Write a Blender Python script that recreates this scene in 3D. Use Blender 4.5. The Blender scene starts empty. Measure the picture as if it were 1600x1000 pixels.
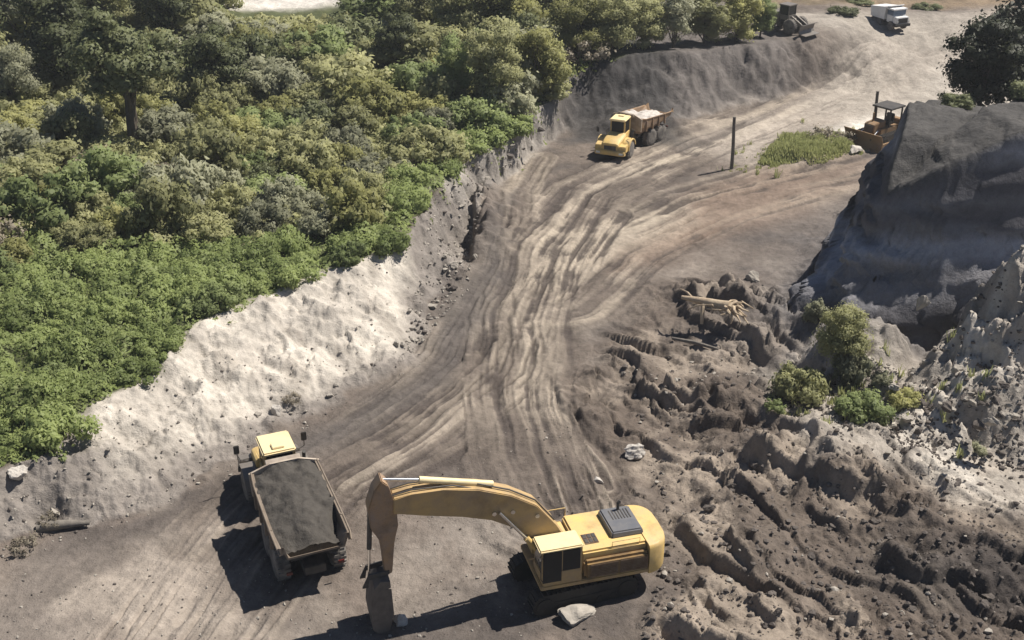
import bpy, bmesh, math, random
import numpy as np
from mathutils import Vector, Matrix, Euler

random.seed(7)
RNG = np.random.default_rng(11)
SC = bpy.context.scene
COL = SC.collection
R = math.radians

# ------------------------------------------------------------------ camera
F, HC, TH = 1900.0, 35.7, math.atan(950.0 / 1900.0)
CT, ST = math.cos(TH), math.sin(TH)

def U(px, py, z=0.0):
    """point of the world at height z that the photo shows at (px, py)"""
    a, b = (px - 800) / F, (500 - py) / F
    d = (a, CT + b * ST, -ST + b * CT)
    s = (z - HC) / d[2]
    return (d[0] * s, d[1] * s)

def proj(x, y, z):
    dep = y * CT + (HC - z) * ST
    return 800 + F * x / dep, 500 - F * (y * ST + (z - HC) * CT) / dep

# ------------------------------------------------------------------ noise
_perm = np.random.default_rng(3).permutation(512).astype(np.int64)
_perm = np.concatenate([_perm, _perm, _perm])
_ang = np.random.default_rng(4).random(512) * 2 * np.pi
_gx, _gy = np.cos(_ang), np.sin(_ang)

def perlin(x, y):
    xi, yi = np.floor(x).astype(np.int64), np.floor(y).astype(np.int64)
    xf, yf = x - xi, y - yi
    u = xf * xf * xf * (xf * (xf * 6 - 15) + 10)
    v = yf * yf * yf * (yf * (yf * 6 - 15) + 10)
    def g(ix, iy, dx, dy):
        h = _perm[(_perm[ix & 511] + iy) & 511]
        return _gx[h] * dx + _gy[h] * dy
    a = g(xi, yi, xf, yf); b = g(xi + 1, yi, xf - 1, yf)
    c = g(xi, yi + 1, xf, yf - 1); d = g(xi + 1, yi + 1, xf - 1, yf - 1)
    return (a + u * (b - a) + v * ((c + u * (d - c)) - (a + u * (b - a)))) * 1.5

def fbm(x, y, f, o=4, g=0.5, off=0.0):
    r = 0; a = 1.0
    for k in range(o):
        r = r + a * perlin(x * f + off + 17.3 * k, y * f - off + 9.1 * k)
        f *= 2.03; a *= g
    return r

def slabs(x, y, f, seed):
    """broken slabs: nearest random cell, each with its own height and tilt"""
    x = x * f + seed; y = y * f - seed
    xi, yi = np.floor(x).astype(np.int64), np.floor(y).astype(np.int64)
    best = np.full(x.shape, 9.); out = np.zeros(x.shape)
    for i in (-1, 0, 1):
        for j in (-1, 0, 1):
            a, b = xi + i, yi + j
            h = _perm[(_perm[a & 511] + b) & 511]; h2 = _perm[(h + 77) & 511]; h3 = _perm[(h2 + 31) & 511]; h4 = _perm[(h3 + 5) & 511]
            dx, dy = x - a - h / 511., y - b - h2 / 511.
            d = dx * dx + dy * dy; m = d < best
            v = (h3 / 511. - .5) + (h4 / 511. - .5) * 1.6 * dx + (_perm[(h4 + 9) & 511] / 511. - .3) * 1.3 * dy
            best = np.where(m, d, best); out = np.where(m, v, out)
    return out

def sstep(a, b, x):
    t = np.clip((x - a) / (b - a), 0, 1)
    return t * t * (3 - 2 * t)

def pdist(X, Y, P):
    """unsigned distance, side (+ = left of travel), arclength, carried value"""
    P = np.asarray(P, float)
    best = np.full(X.shape, 1e9); sg = np.zeros(X.shape); sa = np.zeros(X.shape); val = np.zeros(X.shape)
    acc = 0.0; bc = np.zeros(X.shape)
    for i in range(len(P) - 1):
        ax, ay = P[i, 0], P[i, 1]; dx, dy = P[i + 1, 0] - ax, P[i + 1, 1] - ay
        L = math.hypot(dx, dy)
        t = np.clip(((X - ax) * dx + (Y - ay) * dy) / (L * L), 0, 1)
        d = np.hypot(X - ax - t * dx, Y - ay - t * dy)
        cr = (dx * (Y - ay) - dy * (X - ax)) / L
        tie = (np.abs(d - best) < 1e-7) & (np.abs(cr) > np.abs(bc))
        m = (d < best - 1e-7)
        best[m] = d[m]
        sg[m | tie] = np.sign(cr)[m | tie]; bc = np.where(m | tie, cr, bc)
        sa[m] = (acc + t * L)[m]
        if P.shape[1] > 2:
            val[m] = (P[i, 2] + t * (P[i + 1, 2] - P[i, 2]))[m]
        acc += L
    return best, sg, sa, val

def pix(lst, z=0.0):
    out = []
    for p in lst:
        zz = p[2] if len(p) > 2 else z
        x, y = U(p[0], p[1], zz)
        out.append((x, y, zz))
    return np.array(out)

# ------------------------------------------------------------------ terrain lay-out
TOE = pix([(-900, 1000), (-200, 905), (0, 868), (130, 832), (250, 790), (350, 738), (440, 680), (560, 622), (640, 580),
           (690, 500), (722, 440), (735, 395), (748, 330), (775, 280), (830, 245), (885, 200), (960, 196), (1050, 192),
           (1180, 165), (1290, 140), (1370, 152), (1460, 155), (1750, 155)], 0)
CREST = pix([(-900, 840, 2.0), (-200, 770, 2.0), (0, 745, 2.0), (120, 700, 2.2), (165, 630, 2.6), (250, 566, 2.8), (330, 500, 3.0),
             (480, 438, 3.0), (600, 396, 3.0), (655, 345, 3.0), (685, 285, 3.0), (740, 240, 3.0), (800, 205, 3.0),
             (850, 165, 3.4), (885, 118, 4.2), (935, 94, 5.0), (1080, 80, 5.0), (1200, 68, 4.9), (1270, 50, 4.6), (1340, 28, 4.4), (1400, 20, 4.3),
             (1500, 14, 4.3), (1750, 10, 4.3)])
CTOE = np.array([(75, 119), (43, 107), (34.4, 100.5), (31.2, 93.5), (25.0, 85), (20.6, 77.5), (17.8, 72.5), (17.2, 68.5), (19.5, 66), (26, 65.6), (36, 66.3), (75, 70)], float)
CCREST = np.array([(75, 111, 5), (45, 101.5, 5.5), (36, 97, 6.2), (33.8, 91, 8.4), (29.2, 83.5, 11.2), (25.9, 77.5, 12.9), (24.2, 73, 12.3), (22.6, 69.8, 9.6),
                   (26, 69.2, 11.5), (31, 70, 13.4), (40, 71, 13.2), (75, 74, 13)], float)

ROADS = [  # centre line (pixels), half width in metres
    (pix([(850, 800), (822, 700), (800, 610), (808, 500), (850, 390), (920, 300), (1060, 235), (1240, 165), (1430, 105), (1560, 80)]), 4.6, 1),
    (pix([(-60, 1500), (250, 1040), (390, 860), (500, 740), (630, 655), (735, 570), (790, 480), (835, 400)]), 4.6, 2),
    (pix([(560, 760), (700, 690), (800, 590), (830, 520), (900, 400), (960, 330)]), 2.2, 4),
    (pix([(930, 760), (860, 640), (770, 520), (800, 400), (815, 300), (850, 250)]), 1.9, 5),
    (pix([(860, 470), (960, 385), (1100, 325), (1260, 278), (1420, 240), (1560, 225)]), 5.0, 3),
]

SCARPS = [  # polyline in pixels (high ground on its left), height, reach behind
    ([(734, 412), (740, 350), (752, 294)], 1, 2.5, 2.4),
    ([(1118, 690), (1090, 655), (1040, 640), (985, 612)], 1, 1.0, 3.0),
    ([(1075, 748), (1025, 744)], 1, .5, 1.5),
    ([(1185, 510), (1130, 500), (1085, 490), (1048, 462)], 1, 1.5, 3.5),
    ([(1180, 930), (1140, 885), (1118, 845)], 1, 1.2, 3.5),
    ([(1210, 1000), (1150, 955)], 1, 1.0, 2.5),
    ([(1420, 795), (1340, 802), (1270, 780), (1160, 740), (1130, 715)], 1, 1.3, 3.5),
    ([(1360, 722), (1310, 690)], 1, .9, 2.0),
    ([(1420, 770), (1385, 740)], 1, .6, 1.5),
    ([(1470, 852), (1400, 850)], 1, .6, 1.6),
    ([(1350, 875), (1300, 850), (1240, 800)], 1, .8, 1.6),
    ([(1600, 935), (1470, 920), (1390, 905), (1330, 885)], 1, 1.3, 4.0),
    ([(1150, 800), (1095, 803)], 1, .8, 1.8),
    ([(90, 835), (20, 850)], 1, .4, 1.0),
    ([(1210, 600), (1150, 640)], -1, .6, 2.0),
    ([(1110, 560), (1050, 520)], 1, .4, 1.2),
    ([(905, 690), (872, 625), (848, 575)], 1, .35, 1.5),
    ([(782, 610), (772, 570), (800, 500)], -1, .35, 1.2),
    ([(330, 752), (240, 770)], 1, .35, 1.0),
]
SCARPS = [(pix(p)[:, :2], s, h, L) for p, s, h, L in SCARPS]

LUMPS = []  # x, y, rx, ry, height
for px, py, z, rx, ry, h in [(1350, 560, 1, 2.6, 3.0, 3.0), (1265, 530, .5, 2.2, 2.2, 1.4), (1545, 560, 2, 2.6, 2.2, 4.2), (1600, 545, 2, 2.6, 2.6, 5.2),
                             (1490, 640, .5, 4.5, 2.5, 1.4), (1620, 640, .5, 4, 3, 2.2), (1300, 650, 0, 3, 2, .8), (1250, 240, 0, 4.5, 3.2, 1.0),
                             (1225, 470, 0, 1.8, 1.6, 1.0), (1250, 740, 0, 5, 3, 1.0), (1150, 860, 0, 2.4, 2.4, .7), (1010, 185, 1, 4, 3, 1.6),
                             (720, 358, 0, 1.5, 5.5, -1.7), (700, 430, 0, 2, 2.2, .8), (430, 660, .3, .8, .8, .6)]:
    x, y = U(px, py, z); LUMPS.append((x, y, rx, ry, h))

def poly_mask(X, Y, pts, soft, zz=0.):
    """1 inside a polygon (given in pixels of the ground), soft edge in metres"""
    P = pix(pts, zz)[:, :2]; P = np.vstack([P, P[:1]])
    ins = np.zeros(X.shape, bool)
    for i in range(len(P) - 1):
        (x0, y0), (x1, y1) = P[i], P[i + 1]
        c = ((y0 > Y) != (y1 > Y))
        with np.errstate(divide='ignore', invalid='ignore'):
            xx = (x1 - x0) * (Y - y0) / (y1 - y0 if y1 != y0 else 1e-9) + x0
        ins ^= c & (X < xx)
    d = pdist(X, Y, P)[0]
    sd = np.where(ins, d, -d)
    return sstep(-soft, soft, sd)

CHURN = [(960, 1150), (1060, 880), (960, 720), (880, 620), (960, 520), (1040, 440), (1200, 440), (1240, 560), (1420, 630), (1700, 560), (1900, 800), (1900, 1150)]
PALE_R = [(1215, 600), (1240, 500), (1310, 480), (1380, 520), (1430, 600), (1470, 520), (1540, 450), (1720, 420), (1800, 720), (1600, 740), (1450, 690), (1280, 680)]

def terrain(X, Y):
    X = np.asarray(X, float); Y = np.asarray(Y, float)
    ex = {}
    wx = X + 1.1 * fbm(X, Y, .16, 3, off=3.3); wy = Y + 1.1 * fbm(X, Y, .16, 3, off=8.7)
    w2x = wx + .35 * fbm(X, Y, .8, 3, off=1.9); w2y = wy + .35 * fbm(X, Y, .8, 3, off=5.1)
    low = fbm(X, Y, .07, 3, off=20.)
    z = .22 * low
    # ---- left bank, vegetated ground and far bench
    dA, sA, ta, _ = pdist(w2x, w2y, TOE); dB, sB, _, vB = pdist(w2x, w2y, CREST)
    t = np.where(sA <= 0, 0, np.where(sB >= 0, 1, dA / (dA + dB + 1e-6)))
    prof = .40 * t + .60 * sstep(.12, 1, t)
    veg = np.where(sB >= 0, dB, -dB)
    plate = vB + .5 * low + .25 * fbm(X, Y, .3, 3, off=2.) * sstep(0, 3, veg)
    far = sstep(138, 230, Y)
    plate = plate + 16 * far * far * sstep(-10, 25, X) + 26 * sstep(230, 700, Y)
    ramp = sstep(25, 31, X) * sstep(104, 110, Y)
    bankm = sstep(.0, .12, t) * (1 - sstep(.92, 1.0, t)) * (1 - .92 * ramp)
    rough = fbm(X, Y, .45, 5, .55, off=31.)
    gul = np.abs(perlin(ta * .55 + .6 * t, t * 1.3)) + .5 * np.abs(perlin(ta * 1.4, t * 2.6 + 5)) - .3
    z = z * (1 - prof) + plate * prof + bankm * (.30 * rough + .38 * gul * sstep(.1, .6, t) + .16 * slabs(X, Y, .9, 2.) * sstep(.0, .5, rough) + .06 * slabs(X, Y, 2.6, 6.))
    lumpy = np.abs(perlin(X * 1.5 + 3, Y * 1.5)) * .5 + np.abs(perlin(X * 3.3, Y * 3.3 + 7)) * .22
    z = z + bankm * (.25 + .9 * sstep(.1, .5, fbm(X, Y, .2, 2, off=4.))) * .35 * lumpy
    # ---- right cliff
    kx = X + .9 * fbm(X, Y, .07, 2, off=3.3); ky = Y + .9 * fbm(X, Y, .07, 2, off=8.7)
    dA2, sA2, sc, _ = pdist(kx, ky, CTOE); dB2, sB2, _, vB2 = pdist(kx, ky, CCREST)
    tc = np.where(sA2 <= 0, 0, np.where(sB2 >= 0, 1, dA2 / (dA2 + dB2 + 1e-6)))
    sA_ = 2 * np.pi * 5 * tc + 2.2 * fbm(sc, 0 * sc, .09, 3)
    terr = tc - .010 * np.sin(sA_) * (tc > 0) * (tc < 1)
    terr = np.where(tc < .42, tc * .98, .4116 + (tc - .42) * 1.0145) + (terr - tc)
    clm = (tc > 0.01) & (tc < .995)
    z = z + (vB2 + .25 * low - z) * terr + np.where(clm, .15 * fbm(X, Y, .15, 2, off=31.), 0) + sstep(.85, 1., tc) * (.16 * fbm(X, Y, .55, 4, off=51.) + .10 * slabs(X, Y, .8, 3.))
    # talus at the cliff foot
    tal = np.where(sA2 <= 0, np.exp(-dA2 / 1.6), 0) * .9
    z = z + tal * (.6 + .6 * rough)
    # ---- lumps
    for (cx, cy, rx, ry, h) in LUMPS:
        e = np.exp(-(((w2x - cx) / rx) ** 2 + ((w2y - cy) / ry) ** 2) ** 1.4)
        z = z + h * e * (1 + .35 * fbm(X, Y, .5, 3, off=cx))
    # ---- churned ground bottom right
    ch = poly_mask(wx, wy, CHURN, 1.6)
    bx_, by_ = X + .45 * (wx - X), Y + .45 * (wy - Y); al = .62 * bx_ - .78 * by_; ac = .78 * bx_ + .62 * by_
    for lam, amp, seed, st in ((6.0, 1.1, 4.0, .05), (2.9, .95, 1.0, .075), (1.3, .28, 7.7, .13)):
        ph = ac / lam + 1.3 * fbm(al * st, ac * st * 1.5, 1., 3, off=seed)
        s = ph - np.floor(ph)
        A = sstep(-.25, .6, perlin(al * st * .8 + seed * 3, ac * .35 / lam * 2 + seed))
        z = z + ch * amp * A * sstep(0, max(.13, .34 / lam), s) * (1 - s) ** .9
    sm = sstep(-.35, .35, fbm(X, Y, .14, 3, off=44.))
    ja, jb = al + .35 * fbm(X, Y, .7, 3, off=1.), ac + .35 * fbm(X, Y, .7, 3, off=2.)
    sl1 = slabs(ja * .45, jb, .55, 3.); sl2 = slabs(ja * .6, jb, 1.35, 8.); sl3 = slabs(ja, jb, 3.1, 5.)
    z = z + ch * (.60 * sl1 * sm + .30 * sl2 * (.3 + .7 * sm) + .10 * sl3) + ch * .12 * rough
    # ---- cut edges
    for P, s, h, L in SCARPS:
        bx0, bx1, by0, by1 = P[:, 0].min() - L * 3, P[:, 0].max() + L * 3, P[:, 1].min() - L * 3, P[:, 1].max() + L * 3
        m = (X > bx0) & (X < bx1) & (Y > by0) & (Y < by1)
        if not m.any(): continue
        Q = P[::-1] if s > 0 else P
        tot = np.sum(np.hypot(*np.diff(Q, axis=0).T))
        jx = X[m] + .4 * fbm(X[m], Y[m], .5, 2, off=4.4)
        jy = Y[m] + .4 * fbm(X[m], Y[m], .5, 2, off=9.4)
        d, sg, sa, _ = pdist(jx, jy, Q)
        # side that counts as behind: away from the camera / to the right
        sd = d * sg
        if s > 0: sd = -sd if False else sd
        end = sstep(0, .18 * tot + .3, sa) * sstep(0, .18 * tot + .3, tot - sa)
        z[m] += h * end * sstep(-.10, .30, sd) * np.exp(-np.maximum(sd, 0) / L) * (.75 + .5 * fbm(X[m], Y[m], .7, 2, off=2.2))
    # ---- wheel ruts
    streak = np.zeros(X.shape); roadm = np.zeros(X.shape); pale = np.zeros(X.shape); rut = np.zeros(X.shape)
    for P, hw, sd in ROADS:
        d, sg, sa, _ = pdist(X + .55 * fbm(X, Y, .07, 3, off=sd), Y + .55 * fbm(X, Y, .07, 3, off=sd + 3.), P)
        u = d * sg
        m = 1 - sstep(.72, 1.12, np.abs(u) / hw)
        n = perlin(u * .85 + sd * 9, sa * .04 + sd) + .6 * perlin(u * 2.1 + sd * 5, sa * .08) + .45 * perlin(u * 4.4, sa * .15 + 4) + .45 * fbm(X, Y, .45, 4, off=sd)
        n = n * (.45 + .75 * sstep(-.45, .45, fbm(X, Y, .12, 3, off=sd + 70)))
        ln = 1 - sstep(.0, .13, np.abs(perlin(u * .95 + sd * 7, sa * .022 + sd * 2) + .06 * fbm(X, Y, .8, 2, off=sd)))
        ln = ln * sstep(-.05, .45, fbm(X, Y, .1, 2, off=sd + 33)) * m
        rut = np.maximum(rut, ln)
        n2 = perlin(u * .7 + sd * 3.1, sa * .05 + 5)
        streak = np.where(m > roadm, n, streak); roadm = np.maximum(roadm, m)
        core = np.exp(-(u / (.55 * hw)) ** 2) if sd == 1 else (.85 if sd == 3 else .45)
        pale = np.maximum(pale, m * core * sstep(-.35, .45, n2 + .25 * n))
    flat = roadm * (1 - sstep(.15, .4, t) * (1 - ramp)) * (1 - ch * .7)
    z = z + flat * (.19 * streak - .15 * rut) + (1 - prof) * .05 * fbm(X, Y, .9, 4, off=15.)
    ex.update(t=t, veg=veg, tc=tc, ch=ch, road=roadm, streak=streak, rut=rut, pale=pale, low=low, rough=rough, sc=sc, bank=bankm, wx=wx, wy=wy, tal=tal, sA2=sA2, dA2=dA2)
    return z, ex

def zg(x, y):
    return float(terrain(np.array([x]), np.array([y]))[0][0])

def G(px, py, z=0.5):
    for k in range(7):
        x, y = U(px, py, z); z = z + .75 * (zg(x, y) - z)
    return U(px, py, z) + (z,)

def mixc(c, col, w):
    return c + (np.array(col) - c) * w[..., None]

def soil_colour(X, Y, z, ex):
    n = lambda f, o, off: fbm(X, Y, f, o, .55, off)
    c = np.empty(X.shape + (3,)); c[:] = (.120, .100, .086)
    patch = n(.13, 4, 40.)
    c = mixc(c, (.085, .073, .066), sstep(.0, .6, patch))
    c = mixc(c, (.185, .160, .138), sstep(.0, .7, n(.11, 4, 60.)) * .8)
    # roads
    rd = ex['road']
    c = mixc(c, (.100, .083, .071), rd * .75)
    far = sstep(62, 100, Y)
    c = mixc(c, (.33, .285, .23), ex['pale'] * (.7 + .3 * far) * sstep(53, 64, Y))
    c = mixc(c, (.060, .050, .045), rd * sstep(.05, .55, -ex['streak']) * .9)
    c = mixc(c, (.050, .041, .036), rd * ex['rut'] * .75)
    c = mixc(c, (.29, .25, .205), rd * sstep(.25, .9, ex['streak']) * .6)
    farp = poly_mask(ex['wx'], ex['wy'], [(1080, 235), (1200, 175), (1300, 140), (1380, 95), (1560, 60), (1700, 120), (1480, 175), (1380, 215), (1300, 200), (1170, 250)], 3)
    c = mixc(c, (.32, .282, .243), farp * (.8 - .45 * rd * sstep(.05, .6, -ex['streak'])))
    sand = poly_mask(ex['wx'], ex['wy'], [(1300, 205), (1390, 165), (1480, 120), (1640, 100), (1640, 180), (1420, 205), (1330, 222)], 2)
    c = mixc(c, (.56, .53, .48), sand * .85)
    # reddish side road
    red = poly_mask(ex['wx'], ex['wy'], [(1100, 300), (1180, 270), (1430, 238), (1430, 262), (1250, 330), (1050, 400), (960, 420)], 2)
    c = mixc(c, (.175, .130, .102), red * .7 * (1 - .7 * rd * sstep(.0, .5, -ex['streak'])))
    dkr = poly_mask(ex['wx'], ex['wy'], [(640, 590), (690, 500), (735, 420), (775, 330), (800, 300), (785, 420), (750, 520), (690, 600), (560, 700), (450, 745), (470, 690)], 1.2)
    c = mixc(c, (.080, .071, .066), dkr * .8)
    c = c * 1.18
    fg = poly_mask(ex['wx'], ex['wy'], [(-300, 920), (0, 890), (200, 850), (340, 800), (420, 960), (560, 1000), (560, 1200), (-300, 1200)], 1.5)
    c = mixc(c, (.29, .252, .217), fg * (.35 + .6 * sstep(-.35, .4, n(.17, 4, 13.))))
    fg2 = poly_mask(ex['wx'], ex['wy'], [(610, 900), (640, 800), (800, 790), (840, 860), (760, 930), (640, 960)], 1.5)
    c = mixc(c, (.23, .202, .177), fg2 * (.3 + .6 * sstep(-.3, .4, n(.2, 4, 53.))))
    # churn
    ch = ex['ch']
    c = mixc(c, (.105, .085, .071), ch * .8)
    c = mixc(c, (.265, .223, .183), ch * sstep(-.1, .5, n(.16, 4, 80.)) * .85)
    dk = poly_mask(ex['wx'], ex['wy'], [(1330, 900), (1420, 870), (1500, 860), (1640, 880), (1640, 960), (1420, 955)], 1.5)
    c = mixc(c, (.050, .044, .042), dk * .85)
    pr = np.maximum(poly_mask(ex['wx'], ex['wy'], PALE_R, 1.6), poly_mask(ex['wx'], ex['wy'], PALE_R, 1.6, 3.))
    c = mixc(c, (.43, .395, .35), pr * (.55 + .5 * sstep(-.2, .5, n(.25, 4, 90.))))
    # bank
    b = ex['bank'] * (1 - ex['tc'])
    c = mixc(c, (.215, .194, .176), b * .85)
    bright = poly_mask(ex['wx'], ex['wy'], [(170, 640), (240, 590), (330, 520), (480, 450), (600, 420), (650, 450), (635, 530), (560, 590), (440, 640), (350, 690), (180, 770), (140, 720)], 1.3)
    c = mixc(c, (.50, .46, .405), bright * (.65 + .4 * sstep(-.4, .5, n(.22, 4, 33.))))
    c = mixc(c, (.25, .222, .192), bright * sstep(.15, .7, n(.3, 4, 21.)) * .55)
    bl = poly_mask(ex['wx'], ex['wy'], [(680, 330), (700, 270), (800, 215), (860, 170), (885, 180), (840, 240), (770, 280), (700, 340)], 1.0)
    c = mixc(c, (.36, .335, .305), bl * .8)
    bench = sstep(.05, .3, ex['t']) * sstep(108, 116, Y)
    c = mixc(c, (.118, .107, .102), bench * .85 * (1 - sstep(26, 34, X)))
    dkb = poly_mask(ex['wx'], ex['wy'], [(890, 185), (900, 110), (1000, 100), (1060, 150), (1070, 195)], 2, 2.2)
    c = mixc(c, (.052, .050, .050), dkb * .9)
    # vegetated ground
    v = sstep(-.2, .7, ex['veg']) * (1 - sstep(6, 14, X - .0 * Y) * sstep(118, 122, Y))
    c = mixc(c, (.075, .085, .040), v)
    road2 = poly_mask(ex['wx'], ex['wy'], [(330, 34), (380, 30), (480, 26), (620, 22), (620, -12), (330, -12)], 2., 3.2)
    c = mixc(c, (.52, .49, .45), road2)
    rp = poly_mask(ex['wx'], ex['wy'], [(1270, 150), (1300, 95), (1340, 62), (1420, 48), (1640, 50), (1640, 160), (1420, 160)], 3, 2.)
    c = mixc(c, (.31, .278, .242), rp * (.85 - .5 * rd * sstep(.0, .6, -ex['streak'])))
    # far pale road and brown hill
    fp = poly_mask(ex['wx'], ex['wy'], [(1190, 50), (1260, 48), (1420, 46), (1530, 52), (1530, 24), (1190, 22)], 2.5, 4.3)
    c = mixc(c, (.30, .27, .235), fp * sstep(4, 10, X))
    hill = sstep(145, 149, Y) * sstep(24, 32, X)
    c = mixc(c, (.21, .16, .11), hill)
    c = mixc(c, (.07, .06, .035), hill * sstep(.2, .5, n(.12, 3, 5.)) * .7)
    # cliff, in layers that dip
    tc = ex['tc']; m = sstep(0, .04, tc)
    band = z - .30 * (95 - Y) + .8 * ex['low']
    bs = np.sin(band * .75) + .5 * np.sin(band * 2.1 + 1) + .8 * fbm((Y - .35 * X) * .4, z, .35, 4, off=17.)
    cc = np.empty_like(c); cc[:] = (.17, .168, .18)
    cc = mixc(cc, (.085, .083, .092), sstep(.1, .9, bs)); cc = mixc(cc, (.29, .297, .33), sstep(.2, 1.1, -bs))
    cc = mixc(cc, (.075, .072, .07), sstep(.9, 1., tc))
    c = c + (cc - c) * m[..., None]
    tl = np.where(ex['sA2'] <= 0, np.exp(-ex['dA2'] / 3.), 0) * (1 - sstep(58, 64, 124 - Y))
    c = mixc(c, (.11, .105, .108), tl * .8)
    return np.clip(c * (1 + .10 * n(1.1, 3, 70.) * (1 - m))[..., None], .02, .8)

# ------------------------------------------------------------------ materials
MATS = {}
def new_mat(name):
    m = bpy.data.materials.new(name); m.use_nodes = True
    nt = m.node_tree; b = nt.nodes['Principled BSDF']
    MATS[name] = m
    return m, nt, b

def N(nt, t, **kw):
    n = nt.nodes.new(t)
    for k, v in kw.items(): setattr(n, k, v)
    return n

def noise_fac(nt, scale, detail, lo, hi, coord='Position'):
    if coord == 'Position':
        g = N(nt, 'ShaderNodeNewGeometry').outputs['Position']
    else:
        g = N(nt, 'ShaderNodeTexCoord').outputs['Object']
    t = N(nt, 'ShaderNodeTexNoise'); t.inputs['Scale'].default_value = scale; t.inputs['Detail'].default_value = detail
    t.inputs['Roughness'].default_value = .62
    nt.links.new(g, t.inputs['Vector'])
    mr = N(nt, 'ShaderNodeMapRange'); mr.inputs['From Min'].default_value = .32; mr.inputs['From Max'].default_value = .68
    mr.inputs['To Min'].default_value = lo; mr.inputs['To Max'].default_value = hi
    nt.links.new(t.outputs['Fac'], mr.inputs['Value'])
    return mr.outputs['Result'], t.outputs['Fac']

def surf(name, col, rough=.6, metal=0., dust=None, dustamt=.4, dscale=2.5, spec=.4, bump=0., bscale=14, stain=None, samt=.0):
    m, nt, b = new_mat(name)
    b.inputs['Roughness'].default_value = rough; b.inputs['Metallic'].default_value = metal
    b.inputs['Specular IOR Level'].default_value = spec
    f, raw = noise_fac(nt, dscale, 6, 0, 1, 'Object')
    mix = N(nt, 'ShaderNodeMix', data_type='RGBA')
    mix.inputs[6].default_value = (*col, 1)
    d = dust if dust else tuple(c * .72 for c in col)
    mix.inputs[7].default_value = (*d, 1)
    mu = N(nt, 'ShaderNodeMath', operation='MULTIPLY'); mu.inputs[1].default_value = dustamt
    nt.links.new(f, mu.inputs[0]); nt.links.new(mu.outputs[0], mix.inputs[0])
    out = mix.outputs[2]
    if stain:
        for sc_, lo, hi, am in ((dscale * .8, .50, .70, samt), (dscale * 22, .55, .70, samt * .7)):
            _, r_ = noise_fac(nt, sc_, 7, 0, 1, 'Object')
            mr = N(nt, 'ShaderNodeMapRange'); mr.inputs['From Min'].default_value = lo; mr.inputs['From Max'].default_value = hi; mr.inputs['To Max'].default_value = am
            nt.links.new(r_, mr.inputs['Value'])
            m2 = N(nt, 'ShaderNodeMix', data_type='RGBA'); m2.inputs[7].default_value = (*stain, 1)
            nt.links.new(out, m2.inputs[6]); nt.links.new(mr.outputs['Result'], m2.inputs[0]); out = m2.outputs[2]
    nt.links.new(out, b.inputs['Base Color'])
    if bump:
        _, h = noise_fac(nt, bscale, 5, 0, 1, 'Object')
        bp = N(nt, 'ShaderNodeBump'); bp.inputs['Strength'].default_value = bump; bp.inputs['Distance'].default_value = .05
        nt.links.new(h, bp.inputs['Height']); nt.links.new(bp.outputs['Normal'], b.inputs['Normal'])
    return m

DUST = (.33, .28, .22)
YEL = surf('machine_yellow', (.68, .47, .155), .55, 0, (.46, .36, .22), .65, 1.3, stain=(.26, .17, .085), samt=.5)
OCHRE = surf('worn_shaded_ochre_paint', (.46, .31, .125), .6, 0, (.30, .22, .14), .85, 1.2, stain=(.17, .11, .055), samt=.6)  # worn ochre, darkened to put in the shade on camera-facing faces
GRIME_SHADE = surf('stained_shaded_side_panel', (.26, .16, .06), .55, 0, (.10, .065, .035), .8, 1.6, stain=(.05, .03, .018), samt=.8)  # stains plus the shade of the camera-facing side, painted into the colour
BUCK = surf('soil_caked_bucket', (.085, .072, .062), .8, 0, (.15, .13, .112), .8, 2.5)
BLACK = surf('shadow_black_track', (.016, .015, .014), .7, 0, (.04, .035, .03), .6, 2.)  # shadow under the machine painted into the track colour
CREAM = surf('cream_yellow', (.78, .64, .36), .5, 0, (.6, .5, .33), .5, 1.5, stain=(.34, .25, .15), samt=.4)  # paler cream tone of the machine yellow
TAN = surf('dusty_bed_paint', (.32, .20, .10), .65, 0, (.24, .185, .15), .85, 1.4, stain=(.08, .055, .04), samt=.6)
STEEL = surf('worn_steel', (.17, .155, .14), .5, .3, (.22, .19, .165), .6, 2.)
DARK = surf('dark_metal', (.035, .033, .032), .6, 0, (.12, .105, .09), .5, 2.)
HOOD = surf('grey_engine_hood', (.115, .12, .135), .45, .1, (.2, .19, .18), .55, 2.2)
RUBBER = surf('tyre_rubber', (.07, .066, .062), .85, 0, (.25, .225, .20), .85, 2.)
CHROME = surf('piston_chrome', (.75, .75, .74), .2, 1., (.5, .48, .45), .3, 3.)
GLASS = surf('cab_glass', (.010, .013, .015), .12, 0, (.018, .02, .022), .3, 2., .35)
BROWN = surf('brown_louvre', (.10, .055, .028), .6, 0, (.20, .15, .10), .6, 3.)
RUST = surf('rusty_blade', (.25, .15, .07), .65, .1, (.27, .20, .14), .7, 1.5)
WHITE = surf('white_paint', (.80, .80, .79), .45, 0, (.55, .52, .48), .35, 1.5)
BLUEG = surf('pale_windscreen', (.09, .13, .19), .15, 0, (.14, .17, .2), .4, 2.)
HEADB = surf('sunlit_dusty_headboard', (.46, .40, .33), .7, 0, (.28, .22, .17), .8, 1.4, stain=(.12, .09, .07), samt=.5)  # dusty, and pale because the sunlight on it is painted in
BEDK = surf('shadow_dark_bed', (.15, .115, .085), .65, .1, (.25, .21, .17), .7, 1.6)  # shadow on the near truck's bed side painted in as a darker colour
LAMP = surf('headlight_lens', (.7, .7, .66), .15, 0, (.5, .5, .45), .3, 4.)
REDL = surf('tail_lamp', (.10, .012, .01), .3)
WOOD = surf('weathered_post_wood', (.13, .115, .10), .85, 0, (.26, .235, .205), .7, 3., .2, .5, 20)
BARK = surf('bark', (.085, .070, .055), .9, 0, (.15, .13, .105), .7, 4., .2, .6, 12)
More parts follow.
